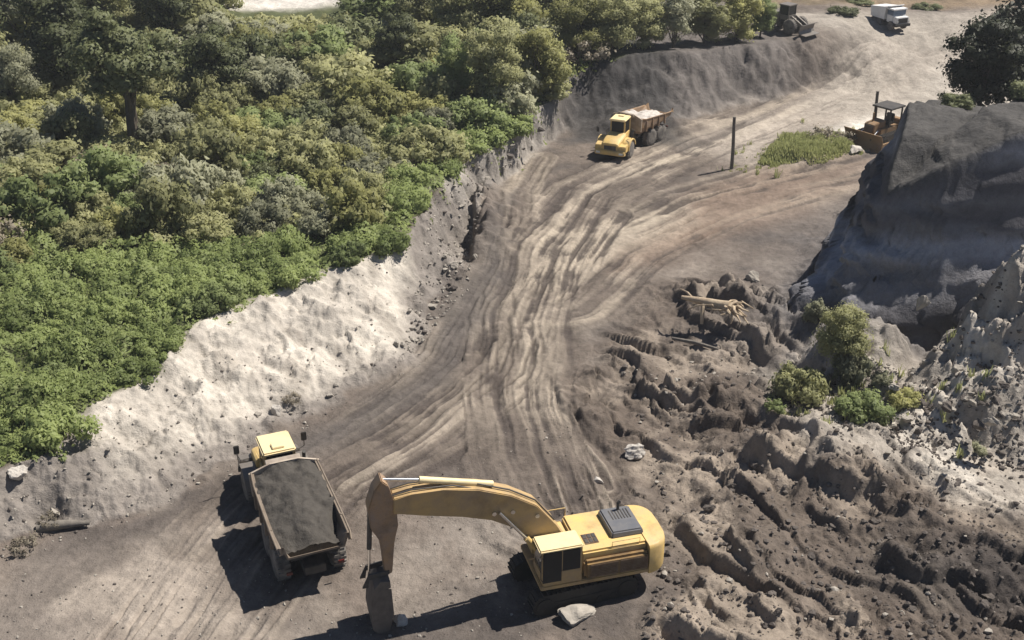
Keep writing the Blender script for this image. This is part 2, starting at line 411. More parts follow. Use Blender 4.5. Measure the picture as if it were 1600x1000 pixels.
DEAD = surf('bleached_wood', (.46, .375, .27), .8, 0, (.27, .20, .14), .8, 2.5, .2, .6, 9)
LOGW = surf('old_grey_log', (.20, .18, .155), .9, 0, (.11, .10, .09), .8, 3., .2, .6, 9)
LOAD = surf('dark_damp_soil', (.058, .053, .048), .95, 0, (.085, .078, .07), .9, 3., .1, 1., 9)
LOADP = surf('pale_soil_load', (.52, .49, .46), .95, 0, (.42, .38, .34), .8, 3., .1, 1., 9)
ROCKP = surf('pale_rock', (.36, .33, .29), .9, 0, (.22, .20, .175), .9, 2.2, .2, .8, 6)
ROCKG = surf('grey_brown_rock', (.125, .108, .096), .9, 0, (.075, .065, .06), .9, 2.2, .2, .8, 6)
ROCKW = surf('chalk_white_rock', (.50, .47, .43), .9, 0, (.33, .30, .27), .8, 2.2, .2, .6, 6)

def leaf_mat(name, col, col2, trans=.28, hv=.22):
    m, nt, b = new_mat(name)
    b.inputs['Roughness'].default_value = .55; b.inputs['Specular IOR Level'].default_value = .25
    at = N(nt, 'ShaderNodeAttribute', attribute_name='leaf')
    oi = N(nt, 'ShaderNodeObjectInfo')
    mix = N(nt, 'ShaderNodeMix', data_type='RGBA')
    mix.inputs[6].default_value = (*col, 1); mix.inputs[7].default_value = (*col2, 1)
    ad = N(nt, 'ShaderNodeMath', operation='MULTIPLY_ADD'); ad.inputs[1].default_value = .55; 
    mu = N(nt, 'ShaderNodeMath', operation='MULTIPLY'); mu.inputs[1].default_value = .45
    nt.links.new(oi.outputs['Random'], mu.inputs[0]); nt.links.new(at.outputs['Fac'], ad.inputs[0]); nt.links.new(mu.outputs[0], ad.inputs[2])
    nt.links.new(ad.outputs[0], mix.inputs[0])
    hs = N(nt, 'ShaderNodeHueSaturation')
    mr = N(nt, 'ShaderNodeMapRange'); mr.inputs['To Min'].default_value = 1 - hv; mr.inputs['To Max'].default_value = 1 + hv
    nt.links.new(oi.outputs['Random'], mr.inputs['Value']); nt.links.new(mr.outputs['Result'], hs.inputs['Value'])
    nt.links.new(mix.outputs[2], hs.inputs['Color']); nt.links.new(hs.outputs['Color'], b.inputs['Base Color'])
    tr = N(nt, 'ShaderNodeBsdfTranslucent'); nt.links.new(hs.outputs['Color'], tr.inputs['Color'])
    ms = N(nt, 'ShaderNodeMixShader'); ms.inputs[0].default_value = trans
    nt.links.new(b.outputs[0], ms.inputs[1]); nt.links.new(tr.outputs[0], ms.inputs[2])
    nt.links.new(ms.outputs[0], nt.nodes['Material Output'].inputs['Surface'])
    return m

L_OLIVE = leaf_mat('olive_leaves', (0.31, 0.32, 0.155), (0.41, 0.405, 0.22), 0.58)
L_GREEN = leaf_mat('fresh_green_leaves', (0.225, 0.285, 0.12), (0.33, 0.37, 0.17), 0.58)
L_GREY = leaf_mat('grey_green_leaves', (0.3, 0.31, 0.205), (0.4, 0.4, 0.28), 0.58)
L_YELL = leaf_mat('yellow_green_leaves', (.33, .335, .135), (.42, .41, .19), 0.58)
L_DARK = leaf_mat('dark_green_leaves', (0.1, 0.118, 0.055), (0.2, 0.215, 0.11), 0.4)
L_BLACK = leaf_mat('shaded_dark_leaves', (0.018, 0.023, 0.011), (0.034, 0.04, 0.018), 0.1)  # backlit shade painted in as a near-black leaf colour
L_LOW = leaf_mat('low_green_leaves', (.205, .265, .095), (.33, .375, .155), 0.55)
L_GRASS = leaf_mat('grass_blades', (0.32, 0.36, 0.15), (0.46, 0.46, 0.23), 0.4)
L_DRY = leaf_mat('dry_twigs', (0.24, 0.21, 0.16), (0.32, 0.28, 0.22), 0.3)

def ground_mat():
    m, nt, b = new_mat('bare_soil')
    b.inputs['Roughness'].default_value = .95; b.inputs['Specular IOR Level'].default_value = .15
    at = N(nt, 'ShaderNodeAttribute', attribute_name='soil')
    f1, r1 = noise_fac(nt, 2.2, 8, .84, 1.15)
    f2, r2 = noise_fac(nt, .35, 5, .85, 1.15)
    f3, r3 = noise_fac(nt, 11, 6, .90, 1.1)
    mu = N(nt, 'ShaderNodeMath', operation='MULTIPLY'); nt.links.new(f1, mu.inputs[0]); nt.links.new(f2, mu.inputs[1])
    mu2 = N(nt, 'ShaderNodeMath', operation='MULTIPLY'); nt.links.new(mu.outputs[0], mu2.inputs[0]); nt.links.new(f3, mu2.inputs[1])
    vm = N(nt, 'ShaderNodeVectorMath', operation='SCALE')
    nt.links.new(at.outputs['Color'], vm.inputs[0]); nt.links.new(mu2.outputs[0], vm.inputs['Scale'])
    nt.links.new(vm.outputs[0], b.inputs['Base Color'])
    ad = N(nt, 'ShaderNodeMath', operation='MULTIPLY_ADD'); ad.inputs[1].default_value = .35
    nt.links.new(r3, ad.inputs[0]); nt.links.new(r1, ad.inputs[2])
    bp = N(nt, 'ShaderNodeBump'); bp.inputs['Strength'].default_value = .75; bp.inputs['Distance'].default_value = .2
    nt.links.new(ad.outputs[0], bp.inputs['Height']); nt.links.new(bp.outputs['Normal'], b.inputs['Normal'])
    return m
SOIL = ground_mat()

# ------------------------------------------------------------------ object helpers
def tag(o, label=None, cat=None, group=None, kind=None):
    if label: o['label'] = label
    if cat: o['category'] = cat
    if group: o['group'] = group
    if kind: o['kind'] = kind
    return o

def raw_mesh(name, V, Q, mats, smooth=True, attr=None, normals=None):
    me = bpy.data.meshes.new(name)
    V = np.asarray(V, np.float32); Q = np.asarray(Q, np.int32)
    k = Q.shape[1]
    me.vertices.add(len(V)); me.vertices.foreach_set('co', V.ravel())
    me.loops.add(Q.size); me.loops.foreach_set('vertex_index', Q.ravel())
    me.polygons.add(len(Q))
    me.polygons.foreach_set('loop_start', np.arange(0, Q.size, k, dtype=np.int32))
    me.polygons.foreach_set('loop_total', np.full(len(Q), k, np.int32))
    me.polygons.foreach_set('use_smooth', np.full(len(Q), smooth, bool))
    if attr is not None:
        a = me.attributes.new('leaf', 'FLOAT', 'POINT'); a.data.foreach_set('value', np.asarray(attr, np.float32))
    me.update(calc_edges=True)
    if normals is not None:
        nn = normals / np.linalg.norm(normals, axis=1)[:, None]
        me.normals_split_custom_set_from_vertices(nn.tolist())
    for m in mats: me.materials.append(m)
    return me

def link(name, me, parent=None):
    o = bpy.data.objects.new(name, me); COL.objects.link(o)
    if parent: o.parent = parent
    return o

def empty(name, loc, rz=0., sc=1., label=None, cat=None, group=None):
    o = bpy.data.objects.new(name, None); COL.objects.link(o)
    o.empty_display_size = .3
    o.location = loc; o.rotation_euler = (0, 0, rz); o.scale = (sc,) * 3
    return tag(o, label, cat, group)

class MB:
    """collects shapes, then links them as one mesh"""
    def __init__(s): s.bm = bmesh.new()
    def _bev(s, geom, w, seg=2):
        if w > 0:
            ed = list({e for f in geom for e in f.edges})
            bmesh.ops.bevel(s.bm, geom=ed, offset=w, segments=seg, affect='EDGES', clamp_overlap=True)
    def box(s, x0, x1, y0, y1, z0, z1, w=.03, rot=None):
        return s.prism([(x0, z0), (x1, z0), (x1, z1), (x0, z1)], y0, y1, w)
    def prism(s, prof, y0, y1, w=.03, y0b=None, y1b=None):
        """profile in XZ, drawn from y0 to y1"""
        a = [s.bm.verts.new((x, y0, z)) for x, z in prof]; b = [s.bm.verts.new((x, y1, z)) for x, z in prof]
        n = len(prof); fs = []
        fs.append(s.bm.faces.new(a)); fs.append(s.bm.faces.new(b[::-1]))
        for i in range(n): fs.append(s.bm.faces.new((a[i], b[i], b[(i + 1) % n], a[(i + 1) % n])))
        s._bev(fs, w); return s
    def hull(s, pts, w=.03):
        vs = [s.bm.verts.new(p) for p in pts]
        r = bmesh.ops.convex_hull(s.bm, input=vs)
        fs = [g for g in r['geom'] if isinstance(g, bmesh.types.BMFace)]
        bmesh.ops.dissolve_limit(s.bm, angle_limit=.02, verts=vs, edges=list({e for f in fs for e in f.edges}))
        return s
    def loft(s, rings, w=0., cap=True):
        L = [[s.bm.verts.new(p) for p in r] for r in rings]; n = len(L[0]); fs = []
        for a, b in zip(L, L[1:]):
            for i in range(n): fs.append(s.bm.faces.new((a[i], a[(i + 1) % n], b[(i + 1) % n], b[i])))
        if cap: fs.append(s.bm.faces.new(L[0][::-1])); fs.append(s.bm.faces.new(L[-1]))
        s._bev(fs, w); return s
    def cyl(s, p, q, r, r2=None, n=16):
        p, q = Vector(p), Vector(q); d = (q - p).normalized()
        u = d.orthogonal().normalized(); v = d.cross(u); r2 = r if r2 is None else r2
        ring = lambda c, rr: [c + (u * math.cos(2 * math.pi * i / n) + v * math.sin(2 * math.pi * i / n)) * rr for i in range(n)]
        return s.loft([ring(p, r), ring(q, r2)])
    def tube(s, pts, rad, n=8):
        pts = [Vector(p) for p in pts]; rings = []
        u = None
        for i, p in enumerate(pts):
            d = (pts[min(i + 1, len(pts) - 1)] - pts[max(i - 1, 0)]).normalized()
            u = d.orthogonal().normalized() if u is None else (u - d * u.dot(d)).normalized()
            v = d.cross(u); rr = rad[i] if isinstance(rad, (list, tuple)) else rad
            rings.append([p + (u * math.cos(2 * math.pi * k / n) + v * math.sin(2 * math.pi * k / n)) * rr for k in range(n)])
        return s.loft(rings)
    def lathe_y(s, cx, cz, prof, n=32):
        """profile (y, r) turned about the Y axis through (cx, cz)"""
        rings = [[(cx + r * math.cos(2 * math.pi * i / n), y, cz + r * math.sin(2 * math.pi * i / n)) for i in range(n)] for y, r in prof]
        return s.loft(rings)
    def turn(s, rz, c=(0, 0)):
        bmesh.ops.rotate(s.bm, verts=s.bm.verts, cent=(c[0], c[1], 0), matrix=Matrix.Rotation(rz, 3, 'Z')); return s
    def build(s, name, mat, parent=None, smooth=False, label=None):
        bmesh.ops.recalc_face_normals(s.bm, faces=s.bm.faces)
        me = bpy.data.meshes.new(name); s.bm.to_mesh(me); s.bm.free(); me.materials.append(mat)
        if smooth:
            me.polygons.foreach_set('use_smooth', np.ones(len(me.polygons), bool))
            try: me.set_sharp_from_angle(angle=R(38))
            except Exception: pass
        o = link(name, me, parent)
        if label: o['label'] = label
        return o

def copy_tree(o, parent=None):
    c = o.copy(); COL.objects.link(c)
    if parent: c.parent = parent
    for ch in list(o.children): copy_tree(ch, c)
    return c

# ------------------------------------------------------------------ ground sheet
def build_ground():
    ys = [-120, -60, -20, 0, 15, 25, 30]
    y = 33.0
    while y < 185:
        ys.append(y); y += .074 * (y / 36.0) ** 1.1
    while y < 4000: ys.append(y); y *= 1.06
    un = np.linspace(-1.18, 1.18, 860)
    ul = []; u = 1.18
    while u < 40: u *= 1.12; ul.append(u)
    us = np.concatenate([-np.array(ul)[::-1], un, np.array(ul)])
    ys = np.array(ys)
    W = 5 + .44 * np.maximum(ys, 25)
    X = us[None, :] * W[:, None]; Y = np.repeat(ys[:, None], len(us), 1)
    sh = X.shape
    Xf, Yf = X.ravel(), Y.ravel()
    z, ex = terrain(Xf, Yf)
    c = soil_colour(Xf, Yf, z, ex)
    # rock layers of the cliff: ledges and hollows pushed out of and into the face
    tc = ex['tc']; w_ = sstep(.02, .12, tc) * (1 - sstep(.74, .95, tc))
    sc = Yf - .35 * Xf; band = z * 1.05 + .9 * fbm(sc, z * .6, .12, 3, off=3.) + .25 * sc * .12
    led = np.abs((band / 1.9) % 1 - .5) * 2
    out = .5 * (led - .5) * (.5 + fbm(sc, z, .15, 2, off=3.)) + .75 * fbm(sc * .55, z * 1.2, .3, 3, .55, off=6.) + .9 * slabs(sc * .3, z * 1.1, .5, 4.) + .5 * slabs(sc * .5, z * 1.2, 1.0, 9.)
    Xf = Xf - w_ * out * .93; Yf = Yf - w_ * out * .35
    nr, nc = sh
    i = np.arange(nr * nc).reshape(nr, nc)
    Q = np.stack([i[:-1, :-1], i[:-1, 1:], i[1:, 1:], i[1:, :-1]], -1).reshape(-1, 4)
    me = raw_mesh('ground', np.stack([Xf, Yf, z], -1), Q, [SOIL])
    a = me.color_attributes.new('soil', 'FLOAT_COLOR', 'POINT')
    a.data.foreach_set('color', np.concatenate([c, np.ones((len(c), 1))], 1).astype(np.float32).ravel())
    tag(link('ground', me), kind='structure', label='bare grey brown earth of the excavated quarry with wheel ruts, banks and cliff')
build_ground()

# ------------------------------------------------------------------ excavator
EXC_A = math.atan2(-.27, -.963)
EXC = (2.75, 44.3)
def exc_plane(px, py):
    """(reach, height) on the vertical plane through the boom"""
    hx, hy = math.cos(EXC_A), math.sin(EXC_A)
    a, b = (px - 800) / F, (500 - py) / F
    d = (a, CT + b * ST, -ST + b * CT)
    # s*d = E + r*h (xy)
    det = d[0] * (-hy) - (-hx) * d[1]
    s = (EXC[0] * (-hy) - (-hx) * EXC[1]) / det
    r = (d[0] * EXC[1] - d[1] * EXC[0]) / det
    return r, HC + s * d[2]

def wheel(parent, x, y, z, r, w, side, yaw=0., c=(0, 0), rimmat=None):
    m = MB()
    s = 1 if side > 0 else -1
    y0, y1 = y - w / 2, y + w / 2
    m.lathe_y(x, z, [(y0, r * .55), (y0, r * .82), (y0 + .06, r * .93), (y0 + .16, r), (y1 - .16, r), (y1 - .06, r * .93), (y1, r * .82), (y1, r * .55)], 36)
    for k in range(22):                                   # tread lugs
        a = 2 * math.pi * k / 22
        for sd in (-1, 1):
            aa = a + (.14 if sd > 0 else 0)
            px_, pz_ = x + (r + .01) * math.cos(aa), z + (r + .01) * math.sin(aa)
            ya, yb = (y + .02, y1 - .04) if sd > 0 else (y0 + .04, y - .02)
            t = Vector((-math.sin(aa), 0, math.cos(aa))); n = Vector((math.cos(aa), 0, math.sin(aa)))
            P = Vector((px_, 0, pz_)); h = .05; q = .055
            m.loft([[P - t * q - n * h + Vector((0, yy, 0)), P + t * q - n * h + Vector((0, yy, 0)), P + t * q + n * .03 + Vector((0, yy, 0)), P - t * q + n * .03 + Vector((0, yy, 0))] for yy in (ya, yb)])
    if yaw: m.turn(yaw, c)
    t_ = m.build('tyre', RUBBER, parent, True)
    g = MB(); yo = y + s * w * .5
    g.lathe_y(x, z, [(yo - s * .16, .02), (yo - s * .16, r * .50), (yo - s * .0, r * .56), (yo - s * .02, r * .52), (yo - s * .12, r * .44), (yo - s * .06, r * .22), (yo - s * .02, r * .2), (yo - s * .02, .02)], 28)
    if yaw: g.turn(yaw, c)
    g.build('rim', rimmat or STEEL, t_, True)
    return t_

def tracks(root, L, w, h, ycs, rz=0., mat=STEEL, pitch=.22):
    for yc in ycs:
        m = MB(); r = h / 2; a = L / 2 - r
        pts = []
        for k in range(9): th = -math.pi / 2 + math.pi * k / 8; pts.append((a + r * math.cos(th), r + r * math.sin(th)))
        for k in range(9): th = math.pi / 2 + math.pi * k / 8; pts.append((-a + r * math.cos(th), r + r * math.sin(th)))
        m.prism(pts, yc - w / 2, yc + w / 2, .0)
        per = 4 * a + 2 * math.pi * r; n = int(per / pitch)
        for k in range(n):
            d = k * per / n
            if d < 2 * a: p = (-a + d, h); t = (1, 0)
            elif d < 2 * a + math.pi * r: th = math.pi / 2 - (d - 2 * a) / r; p = (a + r * math.cos(th), r + r * math.sin(th)); t = (math.sin(th), -math.cos(th))
            elif d < 4 * a + math.pi * r: p = (a - (d - 2 * a - math.pi * r), 0); t = (-1, 0)
            else: th = -math.pi / 2 - (d - 4 * a - math.pi * r) / r; p = (-a + r * math.cos(th), r + r * math.sin(th)); t = (math.sin(th), -math.cos(th))
            nx, nz = -t[1], t[0]
            q = .03
            m.prism([(p[0] - t[0] * q - nx * .04, p[1] - t[1] * q - nz * .04), (p[0] + t[0] * q - nx * .04, p[1] + t[1] * q - nz * .04),
                     (p[0] + t[0] * q + nx * .06, p[1] + t[1] * q + nz * .06), (p[0] - t[0] * q + nx * .06, p[1] - t[1] * q + nz * .06)], yc - w / 2 - .01, yc + w / 2 + .01, 0)
        if rz: m.turn(rz)
        tr = m.build('track', mat, root)
        g = MB()
        s = 1 if yc > 0 else -1
        g.box(-a, a, yc + s * (w / 2 - .05), yc + s * (w / 2 + .03), h * .3, h * .62, .02)
        for k in range(7):
            x = -a + 2 * a * k / 6
            g.lathe_y(x, h * .28, [(yc + s * (w / 2 - .02), .02), (yc + s * (w / 2 - .02), .17), (yc + s * (w / 2 + .06), .17), (yc + s * (w / 2 + .06), .02)], 14)
        for x in (-a, a):
            g.lathe_y(x, r, [(yc + s * (w / 2 - .02), .02), (yc + s * (w / 2 - .02), r * .72), (yc + s * (w / 2 + .05), r * .72), (yc + s * (w / 2 + .05), .02)], 20)
        if rz: g.turn(rz)
        g.build('track_roller_frame', BLACK, tr)

def excavator():
    gz = zg(*EXC)
    root = empty('excavator', (EXC[0], EXC[1], gz), EXC_A, 1, 'large yellow tracked excavator with its arm stretched left and bucket on the ground', 'excavator')
    P = lambda px, py: (exc_plane(px, py)[0], exc_plane(px, py)[1] - gz)
    tracks(root, 5.0, .7, 1.1, (-1.3, 1.3), R(4), BLACK)
    m = MB(); m.box(-1.6, 1.6, -.95, .95, .5, 1.0, .05); m.turn(R(4)); m.build('undercarriage', DARK, root)
    m = MB(); m.cyl((0, 0, .98), (0, 0, 1.27), .95, n=32); m.build('slew_ring', DARK, root, True)
    # house
    m = MB(); m.box(-3.3, 2.0, -1.62, 1.62, 1.26, 1.5, .04); m.build('deck', OCHRE, root)
    m = MB()
    m.box(-3.05, .05, -1.62, 1.28, 1.5, 2.72, .09)
    m.box(.05, 1.75, -1.62, -.55, 1.5, 2.5, .10)          # tank and tool box right of the boom
    m.build('body_panel', YEL, root, True, 'pale yellow flat topped body panels')
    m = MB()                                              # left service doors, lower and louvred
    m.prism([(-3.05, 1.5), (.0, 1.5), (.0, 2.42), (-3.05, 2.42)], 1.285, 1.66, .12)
    sd = m.build('side_door', GRIME_SHADE, root, True)
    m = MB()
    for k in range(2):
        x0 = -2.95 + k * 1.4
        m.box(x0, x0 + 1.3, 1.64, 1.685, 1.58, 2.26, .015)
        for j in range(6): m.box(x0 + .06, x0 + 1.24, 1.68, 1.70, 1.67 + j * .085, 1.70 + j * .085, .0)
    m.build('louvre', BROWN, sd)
    # counterweight, rounded in plan
    m = MB()
    pl = []
    for k in range(15):
        a = math.pi / 2 + math.pi * k / 14
        pl.append((-3.02 + 1.05 * math.cos(a) * (1 if abs(math.cos(a)) > 0 else 1), 1.66 * math.copysign(abs(math.sin(a)) ** .55, math.sin(a))))
    m.loft([[(x * .985 - .03, y * .985, 1.22) for x, y in pl], [(x, y, 1.32) for x, y in pl], [(x, y, 2.55) for x, y in pl], [(x * .99 - .02, y * .97, 2.68) for x, y in pl], [(x * .97 - .07, y * .92, 2.74) for x, y in pl]])
    m.build('counterweight', YEL, root, True)
    # engine hood and intake grille on the roof
    m = MB(); m.loft([[(-3.1, -1.3, 2.70), (-1.55, -1.3, 2.70), (-1.55, .7, 2.70), (-3.1, .7, 2.70)], [(-3.04, -1.24, 2.98), (-1.62, -1.24, 3.0), (-1.62, .62, 3.0), (-3.04, .62, 2.98)]], .06)
    h = m.build('engine_hood', HOOD, root, True, 'grey raised engine hood')
    m = MB()
    for k in range(7): m.box(-2.85 + k * .14, -2.80 + k * .14, -1.0, -.3, 2.98, 3.008, 0)
    m.build('vent', DARK, h)
    m = MB(); m.cyl((-2.45, -1.0, 2.9), (-2.45, -1.0, 3.35), .07); m.cyl((-2.45, -1.0, 3.35), (-2.55, -1.0, 3.45), .075); m.build('exhaust_pipe', DARK, root, True)
    m = MB(); m.box(-.95, -.3, .05, .78, 2.722, 2.745, .01)
    gr = m.build('roof_grille', BROWN, root)
    m = MB()
    for k in range(3):
        for j in range(2): m.box(-.91 + k * .21, -.76 + k * .21, .1 + j * .33, .38 + j * .33, 2.745, 2.765, 0)
    m.build('grille_opening', DARK, gr)
    m = MB(); m.tube([(-.1, -1.55, 2.7), (-.1, -1.55, 3.15), (1.5, -1.55, 3.15), (1.6, -1.55, 2.5)], .022); m.tube([(.7, -1.55, 2.5), (.7, -1.55, 3.15)], .02); m.build('handrail', YEL, root, True)
    m = MB(); m.tube([(-2.7, 1.2, 2.7), (-2.7, 1.2, 2.95), (-1.4, 1.2, 2.95), (-1.4, 1.2, 2.7)], .02); m.build('handrail', YEL, root, True)
    # cab
    x0, x1, y0, y1 = .12, 2.02, .5, 1.62
    m = MB(); m.prism([(x0, 1.5), (x1 - .12, 1.5), (x1, 1.95), (x1, 2.3), (x0, 2.3)], y0, y1, .04)
    for (xx, yy) in ((x0, y0), (x0, y1 - .1), (x1 - .14, y0), (x1 - .14, y1 - .1), (1.0, y1 - .1)):
        m.box(xx, xx + (.16 if xx == x0 else .1), yy, yy + .1, 2.25, 3.3, .02)
    cab = m.build('cab', OCHRE, root, True)
    m = MB(); m.box(x0 - .03, x1 + .05, y0 - .03, y1 + .04, 3.28, 3.44, .06); m.build('cab_roof', CREAM, cab, True, 'cream cab roof')
    m = MB(); m.box(x0 + .05, x1 - .05, y0 + .03, y1 - .02, 1.9, 3.28, .02)
    m.box(1.06, x1 - .1, y1 - .03, y1 + .014, 1.68, 3.26, .01); m.box(.22, 1.02, y1 - .03, y1 + .014, 2.2, 3.26, .01)
    m.build('cab_window', GLASS, cab)
    m = MB(); m.box(.30, 1.08, y1 + .005, y1 + .03, 1.55, 2.22, .02); m.build('cab_door', OCHRE, cab)
    m = MB(); m.tube([(x1 - .1, y1 + .05, 1.8), (x1 + .02, y1 + .1, 2.0), (x1 + .02, y1 + .1, 3.0), (x1 - .1, y1 + .05, 3.15)], .02)
    m.box(x1 + .05, x1 + .12, y1 - .0, y1 + .22, 2.75, 3.1, .02); m.tube([(x1 - .05, y1 - .05, 3.2), (x1 + .1, y1 + .1, 3.1)], .018)
    m.build('mirror', DARK, cab)
    # boom (profile read off the photograph's plane of swing)
    foot = (.25, 2.0)
    top = [P(865, 812), P(835, 782), P(795, 766), P(745, 757), P(690, 757), P(640, 764), P(612, 772)]
    bot = [P(612, 795), P(660, 797), P(720, 799), P(765, 803), P(800, 815), P(825, 838)]
    prof = [(foot[0] - .25, foot[1] + .05)] + top + bot + [(foot[0] + .35, foot[1] - .3), (foot[0] - .1, foot[1] - .3)]
    m = MB(); m.prism(prof, -.50, .42, .04); bo = m.build('boom', OCHRE, root, False)
    m = MB()
    a, b2 = P(770, 766), P(655, 757); c2 = P(597, 750)
    m.cyl((a[0], -.04, a[1] + .30), (b2[0], -.04, b2[1] + .22), .15); m.build('stick_cylinder', CREAM, root, True)
    m = MB(); m.cyl((b2[0], -.04, b2[1] + .22), (c2[0], -.04, c2[1]), .07)
    m.build('stick_piston', CHROME, root, True)
    m = MB(); 
    for y in (-.3, .22): m.tube([(a[0], y, a[1] + .1), P(705, 757)[:1] + (y,) + (P(705, 757)[1] + .1,), (P(640, 764)[0], y, P(640, 764)[1] + .1), (P(610, 775)[0], y, P(610, 775)[1] + .15)], .035)
    m.tube([(P(865, 812)[0], .1, P(865, 812)[1] + .08), (P(835, 782)[0], .1, P(835, 782)[1] + .1), (P(795, 766)[0], .1, P(795, 766)[1] + .1), (P(745, 757)[0], .1, P(745, 757)[1] + .1)], .04)
    m.build('hydraulic_hose', DARK, bo, True)
    for y in (-.62, .54):
        e = P(775, 790)
        m = MB(); mid = (.9 + (e[0] - .9) * .55, 1.55 + (e[1] - 1.55) * .55); m.cyl((.95, y, 1.5), (mid[0], y, mid[1]), .14); m.build('boom_cylinder', YEL, root, True)
        m = MB(); m.cyl((mid[0], y, mid[1]), (e[0], y, e[1]), .075); m.build('boom_piston', CHROME, root, True)
    for qx, qy in ((768, 797), (797, 794), (835, 800)):
        g = P(qx, qy); m = MB(); m.cyl((g[0], .40, g[1] + .12), (g[0], .50, g[1] + .12), .10); m.build('boom_pin', CHROME, bo, True)
    # stick hanging down
    pr = [P(594, 745), P(604, 752), P(617, 785), P(620, 815), P(614, 840), P(611, 888), P(600, 892), P(594, 840), P(578, 822), P(573, 790), P(582, 762)]
    m = MB(); m.prism(pr, -.42, .34, .04); m.build('stick', TAN, root, False, 'dusty brownish yellow stick hanging straight down')
    q0, q1, q2 = P(580, 800), P(577, 858), P(577, 893)
    m = MB(); m.cyl((q0[0] + .05, -.04, q0[1]), (q1[0], -.04, q1[1]), .11); m.build('bucket_cylinder', DARK, root, True)
    m = MB(); m.cyl((q1[0], -.04, q1[1]), (q2[0], -.04, q2[1]), .06); m.build('bucket_piston', CHROME, root, True)
    l0, l1 = P(574, 894), P(606, 886)
    m = MB()
    for y in (-.42, .28): m.prism([(l0[0], l0[1] + .1), (l1[0], l1[1] + .1), (l1[0], l1[1] - .1), (l0[0], l0[1] - .15), (l0[0] + .05, l0[1] - .55), (l0[0] + .3, l0[1] - .55)], y, y + .1, .01)
    m.build('bucket_link', DARK, root)
    # bucket: curved shell with side plates and teeth
    outer = [P(581, 905), P(577, 930), P(576, 952), P(579, 968), P(590, 976), P(602, 978)]
    inner = [P(602, 973), P(592, 971), P(584, 964), P(581, 950), P(583, 930), P(588, 912), P(606, 902), P(605, 893), P(590, 894)]
    m = MB(); m.prism(outer + inner, -.8, .72, .0)
    for y in (-.8, .68):
        m.prism([P(581, 905), P(577, 930), P(576, 952), P(579, 968), P(590, 976), P(602, 978), P(611, 942), P(607, 905)], y, y + .05, 0)
    for k in range(5):
        y = -.76 + k * .33
        a, b = P(600, 976), P(609, 980)
        m.prism([(a[0], a[1] + .1), (a[0], a[1] - .06), (b[0], b[1] - .02)], y, y + .14, 0)
    m.build('bucket', BUCK, root, False)
    return root
excavator()

